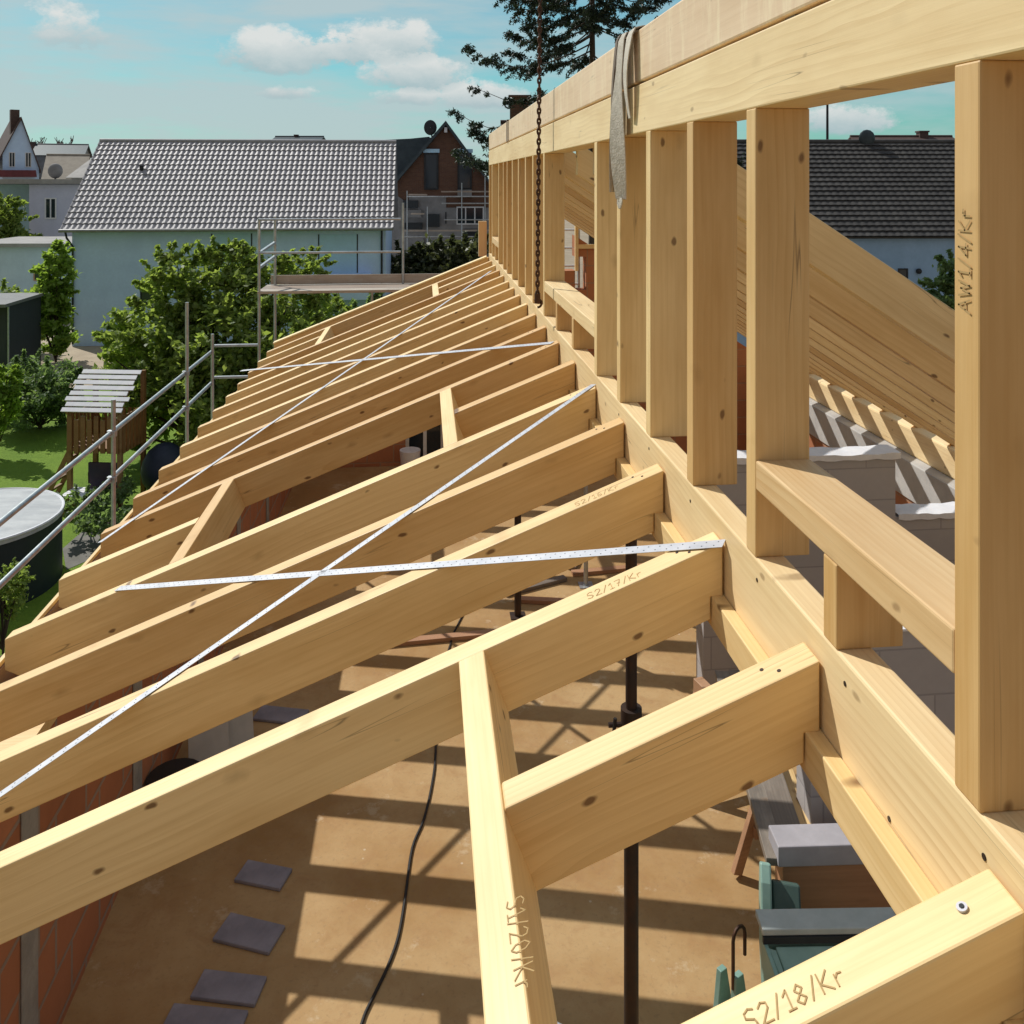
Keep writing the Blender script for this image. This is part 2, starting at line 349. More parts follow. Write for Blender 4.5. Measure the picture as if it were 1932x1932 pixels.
def floor_mat():
    m, nt, N, L, b = new_mat('stained_floor'); b.inputs['Roughness'].default_value = .75; b.inputs['Specular IOR Level'].default_value = .2
    v = coords(N, L)
    a = nnoise(N, L, v, 1.1, 6, .62); bb = nnoise(N, L, v, 6.5, 6, .7, .6); d = nnoise(N, L, v, 38, 4, .7)
    c = nmix(N, L, nramp(N, L, a, .38, .62), (.34,.195,.075), (.45,.30,.145))
    c = nmix(N, L, nmath(N, L, 'MULTIPLY', nramp(N, L, bb, .5, .70), .55), c, (.33,.18,.08))
    c = nmix(N, L, nmath(N, L, 'MULTIPLY', nramp(N, L, d, .55, .75), .45), c, (.23,.15,.085))
    vo = N.new('ShaderNodeTexVoronoi'); vo.inputs['Scale'].default_value = 5.5; L.new(v, vo.inputs['Vector'])
    c = nmix(N, L, nmath(N, L, 'MULTIPLY', nramp(N, L, vo.outputs['Distance'], .03, .05, (1,1,1), (0,0,0)), .55), c, (.62,.54,.42))
    c = nmix(N, L, nmath(N, L, 'MULTIPLY', nramp(N, L, nnoise(N, L, v, 2.6, 7, .75), .60, .66), .4), c, (.60,.49,.34))
    L.new(c, b.inputs['Base Color'])
    bn = N.new('ShaderNodeBump'); bn.inputs['Strength'].default_value = .25; bn.inputs['Distance'].default_value = .006
    L.new(nnoise(N, L, v, 30, 5), bn.inputs['Height']); L.new(bn.outputs[0], b.inputs['Normal']); return m
def grass_mat():
    m, nt, N, L, b = new_mat('lawn'); b.inputs['Roughness'].default_value = .8; b.inputs['Specular IOR Level'].default_value = .15
    v = coords(N, L)
    a = nnoise(N, L, v, .45, 5, .6); bb = nnoise(N, L, v, 9, 5, .7); d = nnoise(N, L, v, 60, 3, .7)
    c = nmix(N, L, nramp(N, L, a, .35, .65), (.14,.25,.022), (.22,.34,.035))
    c = nmix(N, L, nmath(N, L, 'MULTIPLY', nramp(N, L, bb, .4, .7), .55), c, (.09,.17,.02))
    c = nmix(N, L, nmath(N, L, 'MULTIPLY', nramp(N, L, d, .45, .7), .5), c, (.27,.38,.06))
    L.new(c, b.inputs['Base Color'])
    bn = N.new('ShaderNodeBump'); bn.inputs['Strength'].default_value = .8; bn.inputs['Distance'].default_value = .05
    L.new(d, bn.inputs['Height']); L.new(bn.outputs[0], b.inputs['Normal']); return m
def gravel_mat():
    m, nt, N, L, b = new_mat('gravel'); b.inputs['Roughness'].default_value = .85
    v = coords(N, L); vo = N.new('ShaderNodeTexVoronoi'); vo.inputs['Scale'].default_value = 9; L.new(v, vo.inputs['Vector'])
    c = nmix(N, L, .75, (.34,.33,.32), vo.outputs['Color']); hs = N.new('ShaderNodeHueSaturation'); hs.inputs['Saturation'].default_value = .07; hs.inputs['Value'].default_value = .62; L.new(c, hs.inputs['Color'])
    c = nmix(N, L, nramp(N, L, vo.outputs['Distance'], .32, .62), hs.outputs[0], (.04,.038,.035))
    L.new(c, b.inputs['Base Color']); bn = N.new('ShaderNodeBump'); bn.inputs['Strength'].default_value = 1; bn.inputs['Distance'].default_value = .05; bn.invert = True
    L.new(vo.outputs['Distance'], bn.inputs['Height']); L.new(bn.outputs[0], b.inputs['Normal']); return m

# ------------------------------------------------------------------ setting
def sheet(name, pts, m, z=None, **k):
    mb = MB(); mb.add([(p[0], p[1], p[2] if z is None else z) for p in pts], [tuple(range(len(pts)))])
    o = mb.build(name, m); tag(o, kind='structure', **k); return o
sheet('ground', [(-600,-300,0),(600,-300,0),(600,900,0),(-600,900,0)], mat('bare_soil', (.36,.29,.21), (.27,.215,.15), .6, rough=.95))
sheet('lawn', [(-40,-2,.002),(-2.3,-2,.002),(-2.3,26,.002),(0,30,.002),(0,44,.002),(-40,40,.002)], grass_mat())
M_PATH = mat('sandy_paving', (.44,.36,.26), (.36,.29,.21), 1.8, rough=.9, bump=.2)
sheet('path', [at_z(px, py, .004) for px, py in ((60,735),(175,735),(230,690),(250,668),(140,640),(139,612),(60,634))], M_PATH)
sheet('gravel_strip', [(-2.2,-2,.004),(-2.2,15.5,.004),(-5.4,15.5,.004),(-6.6,12.5,.004),(-6.9,-2,.004)], gravel_mat())
sheet('paving', [at_z(px, py, .008) for px, py in ((118,1035),(175,985),(215,1010),(205,1040),(125,1075))], mat('grey_paving', (.21,.20,.18), (.15,.145,.13), 3, rough=.9))
FZ = CZ-4.05
mb = MB(); mb.box(-1.73, 4.86, -1.5, 12.45, FZ-.25, FZ); tag(mb.build('floor', floor_mat()), kind='structure')

# ------------------------------------------------------------------ our building: masonry
TH = math.atan(.396); TS = .396
ZR = lambda X: CZ-1.09-TS*(.9-X)               # top plane of the left rafters
RY = [1.222,1.905,2.555,3.21,3.865,4.515,5.15,5.79,6.41,7.01,7.6,8.18,8.74,9.3,9.87,10.45,11.05,11.66,12.22]          # rafter positions (near to far)
def brickwall(name, boxes, m, label, cat, extra=None):
    b0 = boxes[0]; root = empty(name, ((b0[0]+b0[1])/2, (b0[2]+b0[3])/2, b0[4]), label=label, cat=cat)
    mb = MB(); [mb.box(*b) for b in boxes]
    L0 = Matrix.Translation(-root.location)
    mb.build('masonry', m, root, M=L0, bevel=.008, seg=1)
    if extra: extra(root, L0)
    return root
def eave_extra(root, L0):
    mb = MB()
    for y in (1.15, 2.55, 3.95, 5.4, 6.9, 8.3, 9.8): mb.box(-1.727, -1.722, y, y+.16, FZ+.02, CZ-2.55)
    mb.build('mortar_strip', M_MORTAR, root, M=L0)
    mb = MB(); mb.box(-2.0, -1.73, -1.5, 12.7, CZ-2.55, CZ-2.49, 0)
    mb.build('wall_plate', W_LEDGE, root, M=L0)
brickwall('eave_wall', [(-2.05,-1.73,-1.5,12.7,0,CZ-2.55)], M_POROTON, 'red clay block wall under the lower ends of the rafters', 'wall', eave_extra)
def gable():
    root = empty('gable_wall', (1.4,12.6,FZ), label='far end wall of orange clay blocks closing the building', cat='wall'); L0 = Matrix.Translation(-root.location)
    def top(X): return (ZR(X)-.23) if X < .9 else CZ-.65*(X-1.46)-.36
    def strip(mb, x0, x1, z0, z1=None):
        if z1 is None: mb.prism([(x0,z0),(x1,z0),(x1,top(x1)),(x0,top(x0))], 12.46, 12.72)
        else: mb.prism([(x0,z0),(x1,z0),(x1,z1),(x0,z1)], 12.46, 12.72)
    mb = MB()
    strip(mb,-1.73,-.27,FZ); strip(mb,-.27,.28,CZ-2.0); strip(mb,.28,.89,FZ)
    strip(mb,.98,1.35,FZ); strip(mb,1.35,2.16,FZ-.2,CZ-1.32); strip(mb,2.16,2.32,CZ-1.12); strip(mb,2.16,2.32,FZ,CZ-1.6); strip(mb,2.32,5.15,FZ)
    mb.prism([(-2.05,0),(5.2,0),(5.2,FZ),(-2.05,FZ)], 12.46, 12.72)
    mb.build('masonry', M_GABLEBRICK, root, M=L0)
    fr = MB(); fr.box(2.155,2.20,12.40,12.47,CZ-1.32,CZ-.62); fr.box(2.20,2.9,12.42,12.46,CZ-1.0,CZ-.94)
    fr.build('opening_jamb', W_STUD, root, M=L0)
    w = MB(); w.box(-.27,.28,12.60,12.63,FZ,CZ-2.0); w = w.build('window_pane', M_GLASS, root, M=L0)
    f2 = MB(); [f2.box(x,x+.05,12.54,12.60,FZ,CZ-2.0) for x in (-.27,-.02,.23)]; f2.build('window_frame', M_FRAME, root, M=L0)
gable()
def white_bucket():
    p = Vector((-.20,12.2,FZ)); mb = MB(); mb.tube([p, p+Vector((0,0,.3))], .12, 16, r1=.145)
    tag(mb.build('bucket', M_WHITE, smooth=True), 'white plastic bucket by the dark window in the far wall', 'bucket')
white_bucket()
# right knee wall: timber plate on a concrete ring beam on clay blocks
def kneewall():
    root = empty('knee_wall', (5.0,8,FZ), label='sunlit knee wall on the right, clay blocks under grey concrete and timber plate', cat='wall'); L0 = Matrix.Translation(-root.location)
    MB().box(4.86,5.16,-1.5,12.45,FZ-.2,CZ-3.22).build('masonry', M_GABLEBRICK, root, M=L0)
    MB().box(4.84,5.18,-1.5,12.44,CZ-3.22,CZ-2.84).build('ring_beam', M_CONC, root, M=L0, bevel=.01)
    MB().box(0,13.9,-.07,.07,-.14,.14).build('wall_plate', W_BEAM, root, M=L0 @ frame((5.04,-1.5,CZ-2.70),(0,1,0),(-1,0,0),(0,0,1)), bevel=.02)
kneewall()
def partition():
    root = empty('block_partition', (3.3,6.56,FZ), label='stepped grey block partition with white sheeting along its top edges', cat='wall'); L0 = Matrix.Translation(-root.location)
    MB().box(2.12,3.66,6.50,6.68,FZ,CZ-2.16).box(3.66,4.84,6.503,6.683,FZ,CZ-2.64).build('blocks', M_AAC, root, M=L0)
    def drape(x0, x1, z):
        mb = MB(); n = 24; vs = []; fs = []
        for i in range(n+1):
            x = x0+(x1-x0)*i/n; w = .004*math.sin(i*1.7)+.004*math.sin(i*.6)
            vs += [(x,6.488,z-.03-.012*abs(math.sin(i*.9))),(x,6.487,z+.006+w),(x,6.60,z+.012+w*.8),(x,6.692,z+.008+w),(x,6.693,z-.05)]
        for i in range(n):
            for j in range(4): a = i*5+j; fs.append((a,a+5,a+6,a+1))
        mb.add(vs, fs); mb.build('cover_sheet', M_WHITE, root, M=L0, smooth=True)
    drape(2.09,3.70,CZ-2.145); drape(3.68,4.83,CZ-2.625)
partition()
def pier(x0,x1,y0,y1,zt,label):
    root = empty('block_pier', ((x0+x1)/2,(y0+y1)/2,FZ), label=label, cat='pier'); L0 = Matrix.Translation(-root.location)
    MB().box(x0,x1,y0,y1,FZ,zt).build('blocks', M_AAC, root, M=L0, bevel=.006)
    MB().box(x0-.01,x1+.01,y0-.01,y1+.01,zt,zt+.012).build('bearing_pad', M_WHITE, root, M=L0)
pier(2.02,4.83,4.42,4.6,CZ-2.4,'long grey block wall behind the green machine')

# ------------------------------------------------------------------ stud wall
SX = .9; ST = .155; SW = .07
ZP = CZ-1.035; ZT = CZ+.195
def stud_wall():
    root = empty('stud_wall', (SX, 2, ZP-.33), label='long timber stud wall with open window gaps standing along the roof edge', cat='wall frame'); L0 = Matrix.Translation(-root.location)
    def vert(name, y, z0, z1, w=SW, t=ST, x=SX):
        return MB().box(0,z1-z0,-w/2,w/2,-t/2,t/2).build(name, W_STUD, root, M=L0 @ frame((x+t/2,y+w/2,z0),(0,0,1),(0,1,0),(-1,0,0)), bevel=.004)
    for y in (.30,.74,1.342,2.313,2.872,3.431,3.975,4.525,6.545,7.23,7.765,8.36,8.95,9.52,9.98,10.62,11.67,12.18): s = vert('stud', y, ZP, ZT)
    def along(name, x, y0, y1, z0, z1, t, m, bev=.005):
        return MB().box(0,y1-y0,-t/2,t/2,-(z1-z0)/2,(z1-z0)/2).build(name, m, root, M=L0 @ frame((x+t/2,y0,(z0+z1)/2),(0,1,0),(-1,0,0),(0,0,1)), bevel=bev)
    along('rim_beam', SX, -.6, 12.28, ZP-.335, ZP, .085, W_BEAM, .006)
    along('top_plate', SX, -.6, 12.28, ZT, ZT+.205, ST, W_BEAM)
    for y0, y1, crs in ((1.342+SW, 2.313, (1.84,)), (4.525+SW, 6.545, (5.25,5.91)), (10.62+SW, 11.67, (11.15,))):
        along('window_sill', SX, y0, y1, CZ-.848, CZ-.769, ST, W_BEAM)
        for c in crs: vert('cripple_stud', c, ZP, CZ-.848, .065)
    return root, L0
SWALL, SWL = stud_wall()
for (py_, pz_) in ((2.30,.055),(1.80,.05),(1.33,.06),(2.9,.06),(3.45,.05),(1.62,.21),(2.15,.24),(4.0,.06),(5.2,.07)):
    o_ = MB().tube([(SX+.002,py_,ZP-pz_),(SX-.0015,py_,ZP-pz_)], .0055, 10).build('nail_head', M_DARKSTEEL, SWALL, M=SWL)
# thinner studs doubled behind stud three: nothing; ridge beam lying on top
ro = empty('ridge_beam', (SX+.07, 6, ZT+.21), label='pinkish upper ridge beam lying on the stud wall top plate', cat='beam')
MB().box(0,12.9,-.075,.075,-.112,.112).build('timber', W_RIDGE, ro, M=Matrix.Translation(-ro.location) @ frame((SX+.079,-.6,ZT+.205+.012+.112),(0,1,0),(-1,0,0),(0,0,1)), bevel=.008)
sp_ = MB(); [sp_.box(SX+.02,SX+.12,y,y+.06,ZT+.2045,ZT+.2175) for y in (.2,2.1,4.4,6.9,9.4,11.9)]
sp_.build('packing_shim', W_OLD, ro, M=Matrix.Translation(-ro.location))

# ledger under the rafters, fixed to the rim beam
lo = empty('ledger', (SX-.02, 1, CZ-1.35), label='narrow timber ledger fixed along the rim beam under the rafter ends', cat='batten')
MB().box(0,13.3,-.02,.02,-.048,.048).build('batten', W_LEDGE, lo, M=Matrix.Translation(-lo.location) @ frame((SX-.021,-.9,CZ-1.253-.048),(0,1,0),(-1,0,0),(0,0,1)), bevel=.003)
# ------------------------------------------------------------------ rafters (local X runs down the slope)
RW = .086; VH = .216
def to_local(X, z, X0): # (X, z) world section -> rafter local
    dx, dz = X-X0, z-ZR(X0); c, s = math.cos(TH), math.sin(TH)
    return (-dx*c-dz*s, -dx*s+dz*c)
XE = .893
def rafter_mesh(x_up, x_low, up_end=True, low_end=True, name='rafter'):
    pts = [(x_up, ZR(x_up))]
    if up_end: pts += [(x_up, ZR(x_up)-.163), (SX-.044, ZR(x_up)-.163), (SX-.044, ZR(SX-.044)-VH)]
    else: pts += [(x_up, ZR(x_up)-VH)]
    if low_end: pts += [(x_low+.075, ZR(x_low+.075)-VH), (x_low, ZR(x_low)-.15)]
    else: pts += [(x_low, ZR(x_low)-VH)]
    pts += [(x_low, ZR(x_low))]
    mb = MB(); mb.prism([to_local(X, z, x_up) for X, z in pts], -RW/2, RW/2)
    me_o = mb.build(name, W_RAFT); me = me_o.data; bpy.data.objects.remove(me_o); return me
def place_rafter(me, x_up, y, label, group='rafters of the open lean-to roof'):
    c, s = math.cos(TH), math.sin(TH)
    o = link('rafter', me, None, frame((x_up, y+RW/2-.0, ZR(x_up)), (-c,0,-s), (0,1,0) if False else (0,-1,0), (-s,0,c)), .0045)
    # frame handedness: x=(-c,0,-s), z=(-s,0,c) -> y = z cross x
    tag(o, label, 'rafter', group); return o
ME_LONG = rafter_mesh(XE, -2.05); ME_HI = rafter_mesh(XE, .175, low_end=False); ME_LO = rafter_mesh(-1.30, -2.05, up_end=False)
ORD = ['first','second','third','fourth','fifth','sixth','seventh','eighth','ninth','tenth','eleventh','twelfth','thirteenth','fourteenth','fifteenth','sixteenth','seventeenth','eighteenth','nineteenth']
RL = {0:'nearest rafter, cut by the bottom right corner, with S2/18/Kr pencilled on its top',
 1:'short near rafter notched into the big trimmer, second from the bottom right corner',
 2:'long rafter holding the wall end of the near level strap, third from bottom right',
 3:'long rafter crossed by both near straps, fourth from the bottom right corner',
 4:'long rafter with a steep wall-end notch, fifth from the bottom right corner',
 5:'long rafter holding the far trimmers from below, sixth from the bottom right corner',
 7:'long rafter along the upper edge of the middle roof opening, eighth from the bottom right',
 15:'long rafter below the small far trimmers, fourth from the far verge',
 17:'long rafter just inside the bright far verge rafter',
 18:'outermost far rafter whose bright top forms the verge against the houses'}
RAFT = {}
for i, y in enumerate(RY):
    lab = RL.get(i, 'long rafter, %s counting from the bottom right corner up the wall' % ORD[i])
    if i == 1: RAFT[i] = place_rafter(ME_HI, XE, y, lab)
    elif i in (6, 16):
        w = 'middle' if i == 6 else 'small far'
        place_rafter(ME_HI, XE, y, 'short upper rafter ending at the upper trimmer of the %s opening' % w)
        place_rafter(ME_LO, -1.30, y, 'short lower rafter below the lower trimmer of the %s opening' % w)
    else: RAFT[i] = place_rafter(ME_LONG, XE, y, lab)
# bright verge board lying on the outermost rafter
c_, s_ = math.cos(TH), math.sin(TH)
vb = MB().box(0,3.15,-.07,.07,0,.022).build('verge_board', W_LEDGE, None, M=frame((XE-.02, RY[18]+.06, ZR(XE-.02)+.002), (-c_,0,-s_), (0,-1,0), (-s_,0,c_)), bevel=.003)
tag(vb, 'pale board nailed along the top of the outermost far rafter', 'board')
def trimmer(i0, i1, x, label):
    y0, y1 = RY[i0]+RW, RY[i1]
    o = MB().box(0,y1-y0,-.04,.04,-.2,0).build('trimmer', W_RAFT, None, M=frame((x, y0, ZR(x)+.001), (0,1,0), (-c_,0,-s_), (-s_,0,c_) if False else (s_*-1,0,c_)), bevel=.0045)
    tag(o, label, 'trimmer', 'trimmers framing the roof openings'); return o
TR = trimmer(0,2,.135,'big near trimmer with S1/20/Kr pencilled on it, running down to the picture bottom')
trimmer(5,7,.135,'upper trimmer of the middle roof opening, above the dark window')
trimmer(5,7,-1.26,'lower trimmer of the middle roof opening, towards the garden')
trimmer(15,17,.135,'tiny upper trimmer near the far end of the roof')
trimmer(15,17,-1.26,'tiny lower trimmer near the far end of the roof')
# eave board beyond the rafter feet
fb = MB().box(0,14.2,-.012,.012,-.11,.11).build('eave_board', W_RED, None, M=frame((-2.085,-1.6,CZ-2.52),(0,1,0),(-1,0,0),(0,0,1)), bevel=.003)
tag(fb, 'reddish brown board running along the feet of the rafters', 'board')
fb2 = MB().box(0,14.2,-.011,.011,-.012,.012).build('edge_batten', W_LEDGE, None, M=frame((-2.093,-1.6,CZ-2.396),(0,1,0),(-1,0,0),(0,0,1)), bevel=.002)
tag(fb2, 'thin pale batten on top of the reddish eave board', 'batten')

# ------------------------------------------------------------------ pencil writing
G = {'6':[[(.6,.95),(.3,.9),(.08,.45),(.12,.1),(.38,0),(.62,.2),(.55,.45),(.1,.4)]],'A':[[(0,0),(.45,1),(.9,0)],[(.2,.4),(.7,.4)]],'W':[[(0,1),(.25,0),(.5,.8),(.75,0),(1,1)]],'1':[[(.05,.75),(.35,1),(.35,0)],[(.1,0),(.6,0)]],'/':[[(0,-.05),(.5,1.05)]],
 '4':[[(.55,0),(.6,1),(.05,.35),(.85,.35)]],'K':[[(.05,0),(.05,1)],[(.7,1),(.1,.45),(.75,0)]],'r':[[(.1,0),(.1,.6)],[(.1,.4),(.3,.6),(.55,.58)]],
 'S':[[(.7,.9),(.4,1),(.1,.85),(.1,.6),(.6,.42),(.7,.2),(.45,0),(.05,.1)]],'2':[[(.05,.8),(.3,1),(.62,.9),(.65,.65),(.05,0),(.75,0)]],
 '0':[[(.35,0),(.08,.25),(.08,.75),(.35,1),(.62,.75),(.62,.25),(.35,0)]],'5':[[(.65,1),(.12,1),(.1,.58),(.45,.62),(.68,.35),(.5,.03),(.05,.08)]],
 '8':[[(.35,.52),(.1,.75),(.35,1),(.6,.75),(.35,.52),(.05,.25),(.35,0),(.65,.25),(.35,.52)]],'7':[[(.05,1),(.7,1),(.3,0)],[(.25,.5),(.6,.5)]],'E':[[(.6,1),(.1,1),(.1,0),(.6,0)],[(.1,.5),(.5,.5)]]}
def writing(text, parent, o, xd, yd, h, th, name='pencil_writing'):
    o, xd, yd = Vector(o), Vector(xd).normalized(), Vector(yd).normalized(); n = xd.cross(yd); mb = MB(); x = 0
    for ch in text:
        for st in G[ch]:
            for a, b in zip(st, st[1:]):
                p = o+xd*((x+a[0])*h*.8)+yd*(a[1]*h); q = o+xd*((x+b[0])*h*.8)+yd*(b[1]*h); t = (q-p).normalized(); w = n.cross(t)*th/2
                mb.box(-.1,.1,-.1,.1,0,0) if False else mb.add([p-w+n*.0012-t*th*.3,q-w+n*.0012+t*th*.3,q+w+n*.0012+t*th*.3,p+w+n*.0012-t*th*.3],[(0,1,2,3)])
        x += {'1':.75,'/':.7,'W':1.25,'A':1.1}.get(ch,.95)
    M = Matrix.Identity(4)
    ob = mb.build(name, M_PENCIL, None, fixn=False); ob.parent = parent; ob.matrix_basis = parent.matrix_basis.inverted() if parent.type == 'MESH' else Matrix.Translation(-parent.location)
    return ob
# on the nearest full stud (reads upwards)
pA = at_X(1832, 592, SX); writing('AW1/4/Kr', SWALL, (SX-.001, pA.y, pA.z), (0,0,1), (0,1,0), .031, .0034)
TD = Vector((-c_,0,-s_)); TUP = Vector((c_,0,s_)); TN = Vector((-s_,0,c_))
def on_roof(px, py, lift=0.0):
    t = math.tan(math.atan((px-966)/F)+YAW); k = (py-338)/F*(t*SN+CS)   # z = CZ - k*Y ; X = t*Y ; plane
    Y = (1.09+TS*.9)/(k+TS*t) if True else 0
    return Vector((t*Y, Y, ZR(t*Y)+lift))
pR = on_roof(1404, 1925); writing('S2/18/Kr', RAFT[0], (pR.x, RY[0]+.026, ZR(pR.x)), TUP, (0,1,0), .031, .0026)
pR = on_roof(930, 900); pH = on_roof(905, 1745); writing('S1/20/Kr', TR, (.135+.012*0+.02, pH.y+.02, ZR(.155)+.0012), (0,-1,0), TUP, .036, .0022)
pR = on_roof(1105, 1120); writing('S2/17/Kr', RAFT[2], (pR.x, RY[2]+.018, ZR(pR.x)), TUP, (0,1,0), .034, .0022)
pR = on_roof(1090, 965); writing('S2/16/Kr', RAFT[3], (pR.x, RY[3]+.018, ZR(pR.x)), TUP, (0,1,0), .034, .0022)
# dark screw heads sunk into the tops of the near rafters
for i in (1,2,3,4,5,7,8):
    for dx, dy in ((.075,.028),(.105,.056)):
        mb = MB()
        p = Vector((XE-dx-.01*(i%3), RY[i]+dy, ZR(XE-dx-.01*(i%3)))); mb.tube([p, p+TN*.0012], .0048, 9)
        q_ = mb.build('screw_head', M_DARKSTEEL)
        q_.parent = RAFT[i]; q_.matrix_basis = RAFT[i].matrix_basis.inverted()
# screw at the head of the corner rafter
p = on_roof(1816, 1714); mb = MB(); mb.tube([p+TN*.0005, p+TN*.004], .0085, 14); mb.tube([p+TN*.004, p+TN*.0052], .004, 8, 1)
sc = mb.build('screw_head', [M_BAND, M_DARK]); sc.parent = RAFT[0]; sc.matrix_basis = RAFT[0].matrix_basis.inverted()

# ------------------------------------------------------------------ perforated steel wind-bracing bands
def band(a, b, label):
    p, q = on_roof(*a, .004), on_roof(*b, .004); x = q-p; Lh = x.length; x.normalize(); y = TN.cross(x).normalized()
    mb = MB(); n = 40; w = .02
    vs = []; fs = []
    for i in range(n+1):
        pt = p+x*(Lh*i/n)-TN*(.0012*0); sag = .0
        vs += [pt-y*w-TN*sag, pt+y*w-TN*sag, pt+y*w+TN*.0016, pt-y*w+TN*.0016]
    for i in range(n):
        for j in range(4): a0 = i*4+j; b0 = i*4+(j+1)%4; fs.append((a0,b0,b0+4,a0+4))
    fs += [(0,1,2,3),(n*4+3,n*4+2,n*4+1,n*4)]
    mb.add(vs, fs, 0)
    # rows of holes shown as small dark studs of nail heads
    k = int(Lh/.04)
    for i in range(k):
        c0 = p+x*(.02+.04*i)+TN*.0022
        for off in (-.009, .009):
            cc = c0+y*off+x*(.01 if off > 0 else 0); r = .0022
            mb.add([cc+x*r*math.cos(t)+y*r*math.sin(t) for t in (0,1.05,2.09,3.14,4.19,5.24)], [(0,1,2,3,4,5)], 1)
    o = mb.build('steel_strap', [M_BAND, M_DARK], fixn=False); tag(o, label, 'steel strap', 'flat steel wind bracing straps'); return o
band((1366,1028),(222,1112),'near flat steel strap running almost level from the wall end of the third rafter')
band((1120,727),(-40,1530),'long steel strap slanting down to the left edge of the picture')
band((926,512),(188,1025),'far steel strap slanting from the far wall end to the eave')
band((1042,648),(455,700),'far steel strap running almost level across the distant rafters')

# ------------------------------------------------------------------ sling and chain on the stud wall
def sling():
    root = empty('lifting_sling', (SX,3.86,CZ+.64), label='grey webbing sling hanging over the ridge beam in two loops', cat='sling'); L0 = Matrix.Translation(-root.location)
    def ribbon(name, pts, w, m, tw=0):
        mb = MB(); vs = []; fs = []; n = len(pts)
        for i, (x, y, z) in enumerate(pts):
            ww = w if not callable(w) else w(i/(n-1)); a = tw*i/(n-1)
            dx, dy = math.sin(a)*ww/2, math.cos(a)*ww/2
            vs += [(x-dx,y-dy,z),(x+dx,y+dy,z),(x+dx-.004,y+dy,z+.003),(x-dx-.004,y-dy,z+.003)]
        for i in range(n-1):
            for j in range(4): a0 = i*4+j; b0 = i*4+(j+1)%4; fs.append((a0,b0,b0+4,a0+4))
        fs += [(0,1,2,3),((n-1)*4+3,(n-1)*4+2,(n-1)*4+1,(n-1)*4)]
        mb.add(vs, fs); return mb.build(name, m, root, M=L0, smooth=True)
    zt = CZ+.637+.008
    def hang(y0, y1, zb, xo=0):
        pts = [(1.055,y0,zt),(1.0,y0,zt+.004),(.93,y0,zt+.006),(.895-xo,y0,zt-.002),(.882-xo,y0,zt-.03)]
        for i in range(1,15):
            t = i/14; pts.append((.882-xo-.02*math.sin(math.pi*t),y0+(y1-y0)*t,zt-.03-(zt-.03-zb)*t))
        return pts
    ribbon('strand', hang(3.92,4.02,CZ-.06), lambda t: .085+.10*max(0,t-.5), M_SLING, .5)
    ribbon('strand', hang(3.80,3.815,CZ-.09,.012), lambda t: .06+.045*math.sin(math.pi*max(0,(t-.4)/.6)) if t > .4 else .06, M_SLING, -.6)
    ribbon('strand', hang(3.865,3.89,CZ+.02,.02), .06, M_SLINGD, .2)
    ribbon('strand', hang(3.70,3.70,CZ+.26), lambda t: .13-.075*t, M_SLING, .1)
    p = [(.86,3.90+.0*i,CZ-.02-.02*i) for i in range(6)]
    ribbon('loop_end', [(.865,3.81+.012*math.sin(i*.5),CZ-.085-.012*i) for i in range(5)], lambda t: .07*(1-t)+.012, M_SLING, -.5)
sling()
def dark_strap():
    mb = MB(); y = 9.45
    mb.box(.892,1.07,y-.035,y+.035,CZ+.638,CZ+.645); mb.box(.886,.893,y-.035,y+.035,CZ+.40,CZ+.645)
    tag(mb.build('tie_strap', M_SLINGD, bevel=.002), 'short dark strap over the far part of the ridge beam', 'strap')
dark_strap()
def chain():
    p0 = at_X(1014, 559, .80); top = Vector((.83, p0.y, CZ+2.6)); root = empty('crane_chain', p0, label='rusty dark chain hanging straight down in front of the stud wall', cat='chain'); L0 = Matrix.Translation(-p0)
    d = top-p0; n = int(d.length/.036); mb = MB()
    for i in range(n):
        c = p0+d*(i+.5)/n; a = i%2*math.pi/2
        pts = []
        for k in range(13):
            t = 2*math.pi*k/12; u = .0105*math.cos(t); v = .024*math.sin(t); pts.append(c+Vector((u*math.cos(a), u*math.sin(a), v)))
        mb.tube(pts, .0075, 6, cap=False)
    mb.build('links', M_RUST, root, M=L0, smooth=True, fixn=False)
    h = MB(); h.tube([p0+Vector((0,0,.02)), p0+Vector((0,0,-.05))], .022, 10); h.tube([p0+Vector((.03*math.sin(t*.5), 0, -.08-.03*math.cos(t*.5)+.03)) for t in range(9)], .009, 6)
    h.build('hook', M_RUST, root, M=L0, smooth=True)
chain()
def end_post():
    p = at_Y(910.5, 481, 12.9); mb = MB(); mb.box(0,.52,-.035,.035,-.06,.06)
    tag(mb.build('upright_board', W_BEAM, None, M=frame((p.x,p.y,p.z-.02),(0,0,1),(0,1,0),(-1,0,0)), bevel=.004), 'short pale upright board at the far end of the wall', 'board')
end_post()

